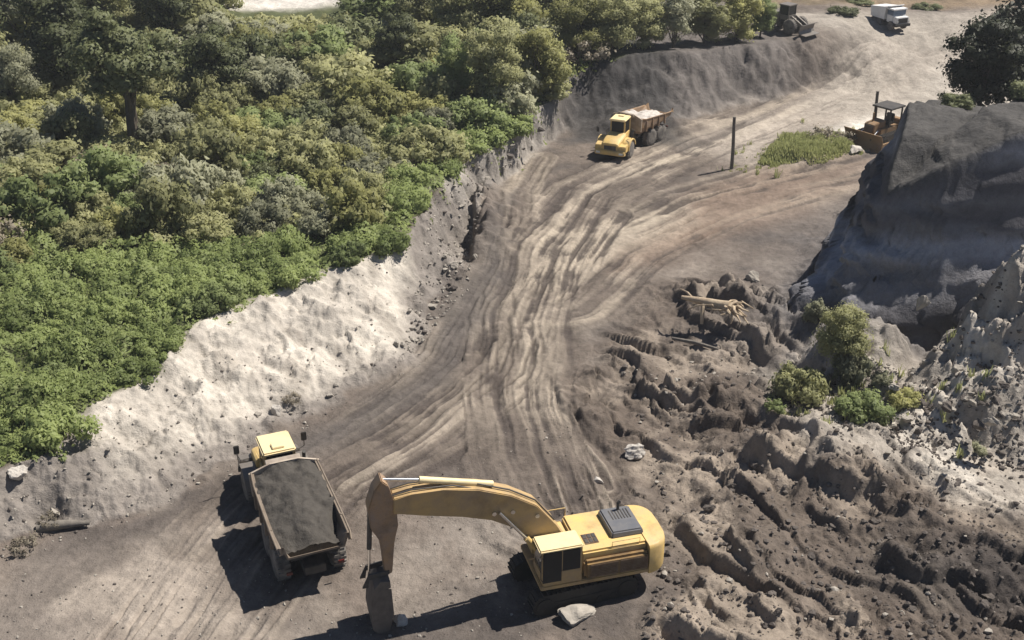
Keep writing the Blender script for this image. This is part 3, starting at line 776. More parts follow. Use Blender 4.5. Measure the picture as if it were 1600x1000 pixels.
# ------------------------------------------------------------------ articulated dump truck
def dump_truck(loc, ang, sc, label, art=0., paint=YEL, roof=CREAM, bed=TAN, fend=YEL):
    root = empty('dump_truck', loc, ang, sc, label, 'dump truck', 'articulated dump trucks of the quarry')
    c = (0.1, 0)
    def B(m, name, mat, parent=root, smooth=True, label=None, front=False):
        if art and not front: m.turn(art, c)
        return m.build(name, mat, parent, smooth, label)
    # front half
    m = MB(); m.box(-.1, 3.7, -.55, .55, .85, 1.35, .05); B(m, 'front_frame', DARK, front=True)
    m = MB(); m.loft([[(1.95, y, z) for y, z in ((-.95, 1.35), (.95, 1.35), (.95, 2.25), (.75, 2.42), (-.75, 2.42), (-.95, 2.25))],
                      [(3.55, y, z) for y, z in ((-.88, 1.3), (.88, 1.3), (.88, 1.95), (.7, 2.1), (-.7, 2.1), (-.88, 1.95))],
                      [(4.05, y, z) for y, z in ((-.8, 1.2), (.8, 1.2), (.8, 1.7), (.62, 1.82), (-.62, 1.82), (-.8, 1.7))]], .05)
    hd = B(m, 'hood', paint, front=True)
    m = MB(); m.box(4.0, 4.09, -.6, .6, 1.22, 1.62, .02); B(m, 'grille', DARK, hd, front=True)
    m = MB(); m.prism([(3.7, .72), (4.22, .72), (4.22, 1.05), (4.1, 1.2), (3.7, 1.2)], -1.5, 1.5, .06)
    bp = B(m, 'bumper', paint, front=True)
    for y in (-1.15, 1.15):
        m = MB(); m.box(4.14, 4.25, y - .22, y + .22, .84, 1.04, .03); B(m, 'headlight', LAMP, bp, front=True)
    for y in (-1, 1):                                        # fenders
        m = MB(); pr = []
        for k in range(9):
            a = R(8) + R(160) * k / 8; pr.append((2.2 + 1.12 * math.cos(a), .92 + 1.08 * math.sin(a)))
        for k in range(9):
            a = R(168) - R(160) * k / 8; pr.append((2.2 + 1.02 * math.cos(a), .92 + .98 * math.sin(a)))
        m.prism(pr, y * .95, y * 1.68, .0); B(m, 'fender', fend, front=True)
        m = MB(); m.prism([(3.1, 1.0), (4.0, 1.0), (3.95, 1.6), (3.2, 1.75)], y * .8, y * 1.55, .05); B(m, 'fender_panel', fend, front=True)
    for y in (-1.3, 1.3):
        wheel(root, 2.2, y, .88, .88, .66, y)
    # cab
    m = MB(); m.box(.35, 1.95, -.78, .78, 1.3, 2.3, .05)
    for xx, yy in ((.35, -.78), (.35, .66), (1.8, -.74), (1.8, .62)): m.box(xx, xx + .12, yy, yy + .12, 2.25, 3.5, .02)
    cab = B(m, 'cab', paint, front=True)
    m = MB(); m.box(.25, 2.12, -.82, .82, 3.46, 3.66, .07); m.box(.5, 1.0, -.3, .3, 3.64, 3.76, .03); B(m, 'cab_roof', roof, cab, front=True)
    m = MB(); m.box(.42, 1.88, -.72, .72, 2.2, 3.47, .03); B(m, 'cab_window', GLASS, cab, False, front=True)
    m = MB(); m.cyl((.2, -1.15, 1.4), (.2, -1.15, 3.3), .09); m.cyl((.2, -1.15, 3.3), (.1, -1.15, 3.48), .09); B(m, 'exhaust_stack', DARK, front=True)
    for y in (-1, 1):
        m = MB(); m.tube([(2.6, y * 1.2, 2.0), (2.7, y * 1.7, 2.15), (2.7, y * 1.72, 2.9)], .025); m.box(2.68, 2.76, y * 1.72 - .14, y * 1.72 + .14, 2.45, 2.95, .03); B(m, 'mirror', DARK, front=True)
        m = MB()
        for k in range(3): m.box(.55, 1.05, y * 1.05, y * 1.35, .5 + k * .36, .55 + k * .36, .0)
        m.tube([(.55, y * 1.38, .45), (.55, y * 1.38, 2.2), (.45, y * 1.0, 2.4)], .025); m.tube([(1.05, y * 1.38, .45), (1.05, y * 1.38, 2.2), (1.2, y * 1.0, 2.4)], .025)
        B(m, 'ladder', DARK, front=True)
    # rear half
    m = MB(); m.box(-6.0, .15, -.5, .5, .8, 1.28, .04); m.cyl((.1, 0, .8), (.1, 0, 1.5), .35); B(m, 'rear_frame', DARK)
    for x in (-2.75, -4.5):
        for y in (-1.3, 1.3):
            wheel(root, x, y, .88, .88, .66, y, art, c)
    m = MB(); m.cyl((-2.75, -1.2, .88), (-2.75, 1.2, .88), .18); m.cyl((-4.5, -1.2, .88), (-4.5, 1.2, .88), .18); B(m, 'axle', DARK)
    # hopper bed: cross sections along its length, outside and inside
    secs = [(-.55, 1.75, 3.30, .95, 1.60), (-1.4, 1.42, 3.10, .95, 1.66), (-3.6, 1.45, 2.95, .95, 1.68), (-5.1, 1.62, 2.85, .95, 1.68), (-6.15, 2.05, 2.80, 1.15, 1.66), (-6.5, 2.3, 2.62, 1.3, 1.6)]
    m = MB(); bm = m.bm; rows = []
    for x, zb, zt, wb, wt in secs:
        zm = zb + .45
        o = [(-wt, zt), (-wt + .05, zm + .25), (-wb, zb), (wb, zb), (wt - .05, zm + .25), (wt, zt)]
        i = [(wt - .12, zt), (wt - .17, zm + .28), (wb - .05, zb + .1), (-wb + .05, zb + .1), (-wt + .17, zm + .28), (-wt + .12, zt)]
        rows.append([bm.verts.new((x, y, z)) for y, z in o + i])
    for a, b in zip(rows, rows[1:]):
        for k in range(12): bm.faces.new((a[k], a[(k + 1) % 12], b[(k + 1) % 12], b[k]))
    bm.faces.new(rows[0]); r = rows[-1]
    for k in range(5): bm.faces.new((r[k], r[k + 1], r[10 - k], r[11 - k]))
    bd = B(m, 'bed', bed, smooth=False)
    m = MB()                                                 # headboard with a peak in the middle, its rim and side ribs
    m.loft([[(x, y, z) for y, z in ((-1.66, 2.0), (1.66, 2.0), (1.72, 3.28), (.7, 3.62), (-.7, 3.62), (-1.72, 3.28))] for x in (-.62, -.5)])
    m.prism([(-.8, 3.25), (-.45, 3.25), (-.2, 3.62), (-.28, 3.68)], -.85, .85, .02)
    B(m, 'headboard', HEADB, bd, False)
    for y in (-1, 1):
        m = MB(); pts = [(x, y * (wt + .01), zt) for x, zb, zt, wb, wt in secs]; m.tube(pts, .045, 8); B(m, 'bed_rim', bed, bd)
    for y in (-1, 1):
        for x in (-1.5, -2.6, -3.7, -4.8):
            m = MB(); m.prism([(x - .07, 1.85), (x + .07, 1.85), (x + .07, 2.9), (x - .07, 2.9)], y * 1.58, y * 1.735, .01); B(m, 'bed_rib', bed, bd, False)
    for y in (-1.2, 1.2):
        m = MB(); m.box(-6.06, -5.98, y - .14, y + .14, 1.1, 1.25, .01); B(m, 'tail_lamp', REDL)
    m = MB()
    for y in (-.75, .75): m.cyl((-1.2, y, 1.1), (-3.0, y, 1.6), .1)
    B(m, 'hoist_cylinder', STEEL)
    return root

def soil_load(name, loc, ang, sc, mat, label, art=0., h=.42, back=-6.1, hole=.8):
    nx, ny = 60, 34
    V = []
    x = np.linspace(-.7, back, nx)[:, None] + 0 * np.zeros((1, ny)); s = np.linspace(-1, 1, ny)[None, :] + np.zeros((nx, 1))
    u = (x + .7) / (back + .7)
    wt = np.interp(-x, [.55, 1.4, 3.6, 5.1, 6.2], [1.50, 1.60, 1.63, 1.60, 1.45])
    rim = np.interp(-x, [.55, 1.4, 3.6, 5.1, 6.2], [3.30, 3.14, 2.98, 2.68, 2.32])
    wt = np.where(rim < 2.6, wt - (2.6 - rim) * .55, wt)
    z = rim + h * (1 - np.abs(s) ** 2.2) * (1 - .6 * u ** 3) + .20 * fbm(x + 30, s * 1.6 + 5, .9, 5) + .10 * slabs(x + 9, s * 1.6, 1.6, 3.) - .08 - hole * np.exp(-((x + 5.0) / .75) ** 2) * sstep(.55, .95, -s)
    top = np.stack([x, s * wt, z], -1).reshape(-1, 3); bot = top.copy(); bot[:, 2] -= .5; bot[:, 1] *= .8
    i = np.arange(nx * ny).reshape(nx, ny)
    Q = np.stack([i[:-1, :-1], i[:-1, 1:], i[1:, 1:], i[1:, :-1]], -1).reshape(-1, 4)
    n = nx * ny; per = np.concatenate([i[0, :], i[1:, -1], i[-1, :-1][::-1], i[1:-1, 0][::-1]])
    S = np.stack([per, np.roll(per, -1), np.roll(per, -1) + n, per + n], -1)
    V = np.concatenate([top, bot]); ca, sa = math.cos(art), math.sin(art)
    if art:
        xx = V[:, 0] - .1; yy = V[:, 1].copy(); V[:, 0] = .1 + ca * xx - sa * yy; V[:, 1] = sa * xx + ca * yy
    me = raw_mesh(name, V, np.concatenate([Q, Q[:, ::-1] + n, S]), [mat])
    o = link(name, me); o.location = loc; o.rotation_euler = (0, 0, ang); o.scale = (sc,) * 3
    return tag(o, label, 'soil load')

ADT = (-11.2, 49.8); A1 = math.atan2(.923, -.384)
lz = zg(*ADT)
dump_truck((ADT[0], ADT[1], lz), A1, 1., 'big dump truck seen from behind with a full grey bed, parked left of the excavator', bed=BEDK, fend=STEEL)
soil_load('soil_load', (ADT[0], ADT[1], lz), A1, 1., LOAD, 'dark grey soil heaped in the bed of the near dump truck')
FT = (10.1, 106.2); A2 = math.atan2(-.92, -.39)
fz = zg(*FT)
dump_truck((FT[0], FT[1], fz), A2, .92, 'yellow dump truck driving down the haul road towards the viewer', R(-16))
soil_load('soil_load', (FT[0], FT[1], fz), A2, .92, LOADP, 'pale soil in the bed of the dump truck on the haul road', R(-16), .1)

# ------------------------------------------------------------------ bulldozer by the cliff
def bulldozer():
    x, y, z = G(1374, 223)
    root = empty('bulldozer', (x, y, z), math.atan2(-.62, -.78), 1.12, 'rusty brown bulldozer with open canopy beside the shaded cliff', 'bulldozer')
    tracks(root, 3.4, .6, 1.05, (-1.05, 1.05), 0, DARK, .2)
    m = MB(); m.box(-1.5, 1.1, -.72, .72, .6, 1.5, .05); m.build('hull', RUST, root, True)
    m = MB(); m.prism([(.2, 1.5), (1.75, 1.2), (1.75, 1.9), (1.6, 2.0), (.2, 2.1)], -.5, .5, .05); h = m.build('engine_hood', RUST, root, True)
    m = MB(); m.box(1.75, 1.79, -.42, .42, 1.25, 1.85, .01); m.build('grille', DARK, h)
    m = MB(); m.cyl((1.1, -.15, 2.0), (1.1, -.15, 2.75), .07); m.build('exhaust_stack', RUST, root, True)
    for xx in (-1.45, .1):
        for yy in (-.75, .75):
            m = MB(); m.box(xx - .06, xx + .06, yy - .06, yy + .06, 1.5, 3.0, .02); m.build('canopy_post', DARK, root)
    m = MB(); m.box(-1.65, .35, -.95, .95, 2.98, 3.12, .04); m.build('canopy_roof', DARK, root, True)
    m = MB(); m.box(-1.2, -.95, -.35, .35, 1.5, 2.35, .05); m.box(-1.0, -.4, -.35, .35, 1.5, 1.75, .04); m.build('seat', DARK, root, True)
    m = MB(); m.box(-2.0, -1.45, -.7, .7, 1.1, 1.9, .05); m.build('fuel_tank', RUST, root, True)
    m = MB(); pr = []
    for k in range(8): t = k / 7; pr.append((2.55 - .28 * math.sin(math.pi * t), .02 + 1.45 * t))
    pr += [(p[0] - .07, p[1]) for p in pr[::-1]]
    m.prism(pr, -1.85, 1.85, 0); m.prism([(2.5, .0), (2.62, .0), (2.56, .18), (2.48, .18)], -1.87, 1.87, 0)
    m.build('blade', RUST, root, True)
    for yy in (-1.45, 1.45):
        m = MB(); m.box(-.4, 2.4, yy - .09, yy + .09, .3, .58, .02); m.build('push_arm', RUST, root)
        m = MB(); m.cyl((1.3, yy * .4, 1.4), (2.4, yy * .5, .9), .06); m.build('lift_cylinder', CHROME, root, True)
    m = MB(); m.prism([(-2.9, .3), (-2.7, .3), (-2.4, 1.1), (-2.0, 1.1), (-2.0, 1.3), (-2.6, 1.3)], -.12, .12, .02); m.build('ripper', STEEL, root)
bulldozer()

# ------------------------------------------------------------------ far machines on the bench
def white_truck():
    x, y, z = G(1388, 41)
    root = empty('white_truck', (x, y, z), math.atan2(-.9, .38), .85, 'small white dump truck far off on the pale road at the top', 'truck')
    m = MB(); m.box(-2.4, 2.4, -.5, .5, .6, 1.0, .04); m.build('chassis', DARK, root)
    m = MB(); m.box(.7, 1.9, -1.1, 1.1, .9, 1.9, .08); m.box(1.9, 2.7, -1.0, 1.0, .9, 1.75, .08); m.build('cab', WHITE, root, True)
    m = MB(); m.box(.75, 1.85, -1.06, 1.06, 1.85, 2.55, .03); m.build('windscreen', BLUEG, root)
    m = MB(); m.box(.6, 2.05, -1.15, 1.15, 2.53, 2.72, .05); m.build('cab_roof', WHITE, root, True)
    m = MB(); m.box(2.68, 2.76, -.75, .75, 1.0, 1.6, .02); m.build('grille', DARK, root)
    m = MB(); m.box(2.5, 2.9, -1.2, 1.2, .55, .9, .04); b = m.build('bumper', DARK, root, True)
    for yy in (-.9, .9):
        m = MB(); m.box(2.74, 2.80, yy - .15, yy + .15, 1.05, 1.3, .02); m.build('headlight', LAMP, root)
    m = MB(); m.prism([(-2.4, 1.1), (.4, 1.1), (.5, 2.6), (1.2, 2.95), (1.15, 3.05), (.3, 2.75), (-2.6, 2.4)], -1.25, 1.25, .04); m.build('dump_body', WHITE, root)
    for xx in (1.7, -.7, -1.8):
        for yy in (-1.0, 1.0): wheel(root, xx, yy, .55, .55, .42, yy)
white_truck()

def wheel_loader():
    x, y, z = G(1226, 47)
    root = empty('wheel_loader', (x, y, z), math.atan2(-.75, .66), .9, 'dusty grey wheel loader half hidden by the bushes at the end of the bench', 'loader')
    for xx in (1.5, -1.5):
        for yy in (-1.1, 1.1): wheel(root, xx, yy, .85, .85, .62, yy)
    m = MB(); m.box(-2.9, -.3, -.85, .85, 1.0, 2.2, .1); m.build('engine_cover', STEEL, root, True)
    m = MB(); m.box(-.4, 1.9, -.5, .5, .8, 1.4, .05); m.build('frame', DARK, root)
    m = MB(); m.box(-.5, .9, -.75, .75, 1.4, 2.0, .05)
    for xx in (-.5, .8):
        for yy in (-.75, .65): m.box(xx, xx + .1, yy, yy + .1, 2., 3.1, .02)
    c = m.build('cab', STEEL, root, True)
    m = MB(); m.box(-.44, .84, -.69, .69, 1.95, 3.08, .02); m.build('cab_window', GLASS, c)
    m = MB(); m.box(-.6, 1.0, -.82, .82, 3.07, 3.2, .04); m.build('cab_roof', STEEL, c, True)
    for yy in (-.45, .45):
        m = MB(); m.prism([(1.0, 1.7), (1.2, 1.95), (2.7, 1.2), (3.2, .6), (3.0, .5), (2.5, .95)], yy - .08, yy + .08, .02); m.build('lift_arm', STEEL, root)
    m = MB(); m.prism([(3.1, .15), (4.1, .1), (4.1, .16), (3.25, .25), (3.1, .6), (3.25, 1.15), (3.6, 1.3), (3.58, 1.36), (3.1, 1.2), (2.98, .6)], -1.4, 1.4, 0); m.build('bucket', STEEL, root)
wheel_loader()

# ------------------------------------------------------------------ posts, logs, rocks
def post(px, py, h, lean, label):
    x, y, z = G(px, py)
    m = MB(); pts = []; rad = []
    for k in range(9):
        t = k / 8; pts.append((lean * t * h + .03 * math.sin(5 * t), .02 * math.sin(7 * t), -.4 + (h + .4) * t)); rad.append(.17 - .035 * t)
    m.tube(pts, rad, 12)
    o = m.build('wooden_post', WOOD, None, True); o.location = (x, y, z)
    tag(o, label, 'post')
post(1143, 264, 4.7, -.02, 'lone dark wooden post standing at the left end of the grass strip')
post(1363, 214, 4.4, -.01, 'wooden post standing beside the bulldozer blade')

def rock_mesh(seed, sub=4, spiky=.7, flat=.75):
    bm = bmesh.new(); bmesh.ops.create_icosphere(bm, subdivisions=sub, radius=1)
    r = np.random.default_rng(seed)
    n = r.normal(size=(14, 3)); n /= np.linalg.norm(n, axis=1)[:, None]; dd = r.uniform(.42, .85, 14)
    for v in bm.verts:
        p = np.array(v.co)
        for k in range(14):                       # cut by random planes: facets
            d = p @ n[k]
            if d > dd[k]: p = p - n[k] * (d - dd[k]) * .9
        q = 1 + spiky * .25 * float(fbm(np.array([p[0] * 2.2 + seed]), np.array([p[1] * 2.2 + p[2] * 1.7]), 1., 3)[0])
        v.co = Vector(p * q * np.array((1, .85, flat)))
    me = bpy.data.meshes.new('boulder'); bm.to_mesh(me); bm.free()
    return me
ROCKS = {}
for mname, mt in (('p', ROCKP), ('g', ROCKG), ('w', ROCKW)):
    ROCKS[mname] = []
    for s in range(5):
        me = rock_mesh(40 + s); me.materials.append(mt); ROCKS[mname].append(me)

def boulder(px, py, size, kind, label, group=None, sq=(1, 1, 1), sink=.12, z0=0.):
    x, y, z = G(px, py)
    o = link('boulder', random.choice(ROCKS[kind]))
    s = [size * q * random.uniform(.85, 1.15) for q in sq]
    o.scale = s; o.rotation_euler = (random.uniform(-.3, .3), random.uniform(-.3, .3), random.uniform(0, 6.28))
    o.location = (x, y, z + s[2] * (.75 - sink * 2) * .6)
    return tag(o, label, 'boulder', group)
boulder(905, 962, 1.15, 'p', 'broad pale slab of rock lying below the excavator tracks', None, (1.2, .8, .55), .25)
boulder(990, 712, .75, 'w', 'brightest white rock right of the haul road fork', None, (1, .9, .85), .0)
boulder(935, 752, .4, 'w', 'small white rock nearer the excavator than the brightest one', None, (1, .8, .5))
boulder(626, 972, .42, 'w', 'white stone lying beside the excavator bucket')
boulder(1335, 236, .9, 'w', 'white rock at the right end of the grass strip by the dozer', None, (1.2, .8, .7))
boulder(1330, 410, .75, 'p', 'sunlit pale rock standing alone on the shaded cliff foot', None, (1.3, .6, .7))
boulder(1440, 480, .55, 'p', 'small pale rock poking out of the shadow left of the pinnacle', None, (1, .7, 1.2))
boulder(1525, 505, .8, 'p', 'tall thin pale pinnacle of rock on the rubble mound', None, (.6, .6, 2.0), .2)
boulder(1585, 500, 1.7, 'p', 'largest pale block standing at the edge right of the pinnacle', None, (.9, .8, 1.35), .2)
boulder(1480, 535, 1.0, 'p', 'pale leaning block at the foot of the rubble mound below the pinnacle', None, (1.2, .6, .8))
boulder(735, 357, .45, 'w', 'white flat stone beside the black gully left of the road', None, (1.6, .8, .5))
boulder(433, 648, .55, 'w', 'upright pale stone on the bank just above the near truck cab', None, (.7, .7, 1.1))
boulder(30, 745, .6, 'w', 'white boulder under the bushes at the left edge')
boulder(1175, 436, .8, 'p', 'pale rock lump above the bleached stump', None, (1.4, .8, .6))
def inpoly(px, py, P):
    c = False
    for i in range(len(P)):
        (x0, y0), (x1, y1) = P[i - 1], P[i]
        if (y0 > py) != (y1 > py) and px < (x1 - x0) * (py - y0) / (y1 - y0) + x0: c = not c
    return c
def scatter(P, n, smin, smax, kinds, label, group):
    xs = [p[0] for p in P]; ys = [p[1] for p in P]; k = 0
    while k < n:
        px, py = random.uniform(min(xs), max(xs)), random.uniform(min(ys), max(ys))
        if inpoly(px, py, P):
            s = smin + (smax - smin) * random.random() ** 2.2
            boulder(px, py, s, random.choice(kinds), label, group, (1, .9, .8)); k += 1
scatter([(1250, 600), (1440, 600), (1600, 540), (1600, 720), (1420, 690)], 60, .2, .6, 'ppg', 'pale broken rock strewn on the rubble slope at the right', 'pale rocks of the right rubble slope')
scatter([(150, 700), (360, 640), (640, 520), (640, 575), (450, 665), (340, 735), (130, 820), (0, 850), (0, 760)], 20, .12, .38, 'ppp', 'pale lump of rock on the sandy bank left of the road', 'rocks on the sandy bank')
scatter([(690, 300), (760, 250), (850, 200), (860, 215), (780, 275), (740, 420), (640, 560), (700, 400)], 26, .2, .5, 'gp', 'grey rock on the broken edge between road and bushes', 'rocks along the road edge')
scatter([(1000, 560), (1180, 560), (1330, 720), (1560, 760), (1560, 980), (1150, 980), (1080, 760), (960, 640)], 50, .12, .4, 'gg', 'brown clod of earth on the churned ground at lower right', 'clods on the churned ground')

def small_stones():
    base = bmesh.new(); bmesh.ops.create_icosphere(base, subdivisions=1, radius=1)
    v0 = np.array([v.co[:] for v in base.verts]); f0 = np.array([[v.index for v in f.verts] for f in base.faces]); base.free()
    areas = [([(1200, 620), (1440, 590), (1600, 520), (1660, 720), (1420, 720)], 1900, .05, .2), ([(0, 760), (150, 700), (420, 560), (640, 430), (660, 560), (450, 680), (340, 745), (100, 840), (0, 860)], 450, .04, .12),
             ([(680, 300), (800, 215), (860, 200), (760, 300), (730, 440), (620, 570), (660, 420)], 800, .06, .22), ([(960, 560), (1200, 540), (1600, 720), (1600, 1000), (1000, 1000), (1040, 800)], 2300, .04, .2), ([(400, 850), (900, 600), (1000, 1000), (0, 1000), (0, 880)], 700, .03, .09)]
    Xs, Ys, Ss = [], [], []
    for P, n, a, b in areas:
        xs = [p[0] for p in P]; ys = [p[1] for p in P]; k = 0
        while k < n:
            px, py = random.uniform(min(xs), max(xs)), random.uniform(min(ys), max(ys))
            if inpoly(px, py, P):
                x, y = U(px, py, .6); Xs.append(x); Ys.append(y); Ss.append(a + (b - a) * random.random() ** 3); k += 1
    Xs, Ys, Ss = map(np.array, (Xs, Ys, Ss)); Z, ex = terrain(Xs, Ys)
    n = len(Xs); J = RNG.uniform(.6, 1.3, (n, len(v0), 1)) ; S3 = RNG.uniform(.6, 1.2, (n, 1, 3)) * np.array([1, 1, .75])
    V = v0[None] * J * S3 * Ss[:, None, None] + np.stack([Xs, Ys, Z + Ss * .3], -1)[:, None, :]
    Q = f0[None] + (np.arange(n) * len(v0))[:, None, None]
    me = raw_mesh('rubble', V.reshape(-1, 3), Q.reshape(-1, 3), [ROCKP, ROCKG], False)
    mi = (RNG.random(n) < np.where((Ys < 60) & (Xs > 3), .93, np.where(Xs < -4, .25, .45))).astype(np.int32)
    me.polygons.foreach_set('material_index', np.repeat(mi, len(f0)))
    tag(link('rubble', me), 'small loose stones scattered over the banks and churned ground', 'rubble', kind='stuff')
small_stones()

def logs():
    # bleached uprooted stump with a forked root plate
    x, y, z = G(1112, 500); z += .55
    root = empty('uprooted_stump', (x, y, z + .35), R(-22), 1, 'bleached uprooted tree trunk with looping roots on the right bank', 'tree stump')
    m = MB(); m.tube([(-2.1, .3, .2), (-1.3, .1, .28), (-.4, 0, .3), (.5, -.1, .3), (1.1, -.2, .35)], [.12, .2, .27, .32, .36], 10); m.build('trunk', DEAD, root, True)
    for k, (dx, dy, dz, l) in enumerate([(1, .5, .5, 1.3), (.9, -.6, .4, 1.4), (.8, .1, .9, 1.1), (1, -.2, -.2, 1.4), (.5, .9, .0, 1.2), (.4, -.9, -.1, 1.3), (.6, .6, .8, 1.1), (1, .2, .3, 1.5), (.2, .8, .7, 1.0), (.7, -.8, .1, 1.4), (.9, .7, -.2, 1.3), (-.2, -.7, .6, .9)]):
        m = MB(); p = Vector((1.0, -.2, .3)); d = Vector((dx, dy, dz)).normalized()
        pts = [p + d * l * t + Vector((.15 * math.sin(5 * t + k), .25 * math.sin(4 * t + 2 * k), -.55 * t * t)) for t in (0, .25, .5, .75, 1)]
        m.tube(pts, [.16, .13, .1, .07, .03], 8); m.build('root', DEAD, root, True)
    for k in range(12):
        bx, by, a = random.uniform(-1.6, 1.9), random.uniform(-.9, .7), random.uniform(-.9, .9); l = random.uniform(.5, 1.1)
        m = MB(); m.tube([(bx - l * math.cos(a), by - l * math.sin(a), random.uniform(-.3, .2)), (bx, by, random.uniform(.1, .5)), (bx + l * math.cos(a + .4), by + l * math.sin(a + .4), random.uniform(-.3, .4))], [.04, .065, .025], 6); m.build('broken_branch', DEAD, root, True)
    m = MB(); m.tube([(-.5, 0, .3), (-.55, -.35, .1), (-.5, -.6, -.4), (-.45, -.8, -.9)], [.16, .15, .13, .1], 8); m.build('branch', DEAD, root, True)
    m = MB(); m.tube([(-1.3, .1, .28), (-1.8, .5, .5), (-2.4, .9, .5)], [.1, .07, .03], 8); m.build('branch', DEAD, root, True)
    x, y, z = G(100, 826)
    o = MB().tube([(-1.2, -.25, .2), (-.5, -.05, .24), (.3, .1, .22), (1.2, .25, .16)], [.24, .26, .2, .1], 10).build('fallen_log', LOGW, None, True)
    o.location = (x, y, z); tag(o, 'dark weathered log lying at the foot of the bank at lower left', 'log')
    x, y, z = G(1085, 540)
    o = MB().tube([(-1.3, .8, .1), (0, .05, .2), (1.4, -.8, .15)], [.1, .14, .09], 8).build('fallen_log', LOGW, None, True)
    o.location = (x, y, z); tag(o, 'thin grey log lying below the uprooted stump', 'log')
logs()

# ------------------------------------------------------------------ plants
SOFT = []
def leaf_quads(C, Nrm, size, rng, jit=.5, asp=.62):
    """one leaf-sprig rhomb per centre"""
    n = len(C)
    Nrm = Nrm / (np.linalg.norm(Nrm, axis=1)[:, None] + 1e-9)
    N_ = Nrm + rng.normal(size=(n, 3)) * jit; N_ /= np.linalg.norm(N_, axis=1)[:, None] + 1e-9
    t = np.cross(N_, rng.normal(size=(n, 3))); t /= np.linalg.norm(t, axis=1)[:, None] + 1e-9
    b = np.cross(N_, t); s = (size * rng.uniform(.6, 1.3, n))[:, None]
    bend = N_ * s * rng.uniform(-.25, .25, n)[:, None]
    fl = np.where(np.sum(np.cross(b, t) * Nrm, 1) > 0, -1., 1.)[:, None]; b = b * fl
    V = np.stack([C - t * s + bend, C - b * s * asp, C + t * s + bend, C + b * s * asp], 1).reshape(-1, 3)
    SOFT.append(np.repeat(.75 * Nrm + .35 * N_ * np.sign(np.sum(N_ * Nrm, 1))[:, None] + np.array([0, 0, .25]), 4, 0))
    Q = np.arange(4 * n).reshape(n, 4)
    a = np.repeat(rng.random(n), 4)
    return V, Q, a

def crown(name, seed, mat, lobes, n, size, shape, lobe_r=(.22, .4), drop=.0):
    """shape(rng) -> lobe centre in the unit crown; leaves gather on the lobes"""
    rng = np.random.default_rng(seed)
    L = np.array([shape(rng) for _ in range(lobes)]); rr = rng.uniform(*lobe_r, lobes)
    k = rng.choice(lobes, n, p=rr ** 2 / np.sum(rr ** 2))
    d = rng.normal(size=(n, 3)); d[:, 2] += .35; d /= np.linalg.norm(d, axis=1)[:, None]
    rad = rr[k] * (1 - .45 * rng.random(n) ** 2.2) * rng.uniform(.85, 1.15, n)
    sp = rng.random(n) < .26; rad = np.where(sp, rad * rng.uniform(1.1, 1.9, n), rad)
    C = L[k] + d * rad[:, None] * np.array([1, 1, .8])
    C[:, 2] = np.maximum(C[:, 2], .02)
    tone = rng.random(lobes)
    V, Q, a = leaf_quads(C, d, size, rng)
    a = .55 * a + .45 * np.repeat(tone[k], 4)
    return raw_mesh(name, V, Q, [mat], True, a, SOFT.pop()), L, rr

def bush_shape(h):
    def f(rng):
        while True:
            p = rng.uniform(-1, 1, 3)
            if np.hypot(p[0], p[1]) < .78 and p[2] > -.2:
                q = 1 - .55 * (p[0] ** 2 + p[1] ** 2)
                return np.array([p[0], p[1], max(.15, (.15 + .85 * (p[2] + .2) / 1.2) * h * q)])
    return f

def tree_shape(h0, h1, r, up=.3):
    def f(rng):
        while True:
            p = rng.normal(size=3); p /= np.linalg.norm(p); q = rng.uniform(.35, 1)
            p = p * q
            return np.array([p[0] * r, p[1] * r, h0 + (h1 - h0) * (.5 + .5 * p[2])])
    return f

def stems_mesh(name, L, rng, n, h, r, mat):
    m = MB()
    for k in range(n):
        t = L[rng.integers(len(L))]
        m.tube([(t[0] * .1, t[1] * .1, -.3), (t[0] * .4 + rng.normal() * .05, t[1] * .4, t[2] * .45), (t[0], t[1], t[2] * .9)], [r, r * .7, r * .25], 6)
    bmesh.ops.recalc_face_normals(m.bm, faces=m.bm.faces)
    me = bpy.data.meshes.new(name); m.bm.to_mesh(me); m.bm.free(); me.materials.append(mat); return me

def trunk_mesh(name, L, rng, h0, h1, r, mat, limbs=7, fork=False):
    m = MB(); top = Vector((0.15 * rng.normal(), .15 * rng.normal(), h0 + (h1 - h0) * .55))
    base = [(0, 0, -.5), (.03, .02, h0 * .4), (.05 * rng.normal(), .05, h0 * .8), tuple(top)]
    m.tube(base, [r * 1.35, r, r * .85, r * .4], 10)
    idx = rng.choice(len(L), min(limbs, len(L)), replace=False)
    for i in idx:
        t = L[i]; s = Vector((0, 0, h0 * rng.uniform(.45, 1.0)))
        e = Vector(t); mid = s.lerp(e, .5) + Vector((0, 0, .08 * (h1 - h0)))
        m.tube([s, mid, e], [r * .5, r * .33, r * .1], 7)
    bmesh.ops.recalc_face_normals(m.bm, faces=m.bm.faces)
    me = bpy.data.meshes.new(name); m.bm.to_mesh(me); m.bm.free(); me.materials.append(mat); return me

PROTO = {}
def bush_proto(key, seed, mat, h=.75, lobes=26, n=2600, size=.075, lobe_r=(.09, .26)):
    me, L, rr = crown('foliage', seed, mat, lobes, n, size, bush_shape(h), lobe_r)
    PROTO[key] = (me, stems_mesh('stem', L, np.random.default_rng(seed), 7, h, .03, BARK))
for i, (k, mt) in enumerate((('olive', L_OLIVE), ('green', L_GREEN), ('grey', L_GREY), ('yellow', L_YELL), ('dark', L_DARK))):
    for j in range(3):
        bush_proto((k, j), 100 + i * 10 + j, mt, (.75, 1.05, .9)[j], (44, 34, 56)[j], (5200, 4400, 6000)[j], .06)
for j in range(2): bush_proto(('low', j), 190 + j, L_LOW, .42, 30, 4600, .055, (.14, .26))
bush_proto(('dry', 0), 195, L_DRY, .8, 18, 900, .06)

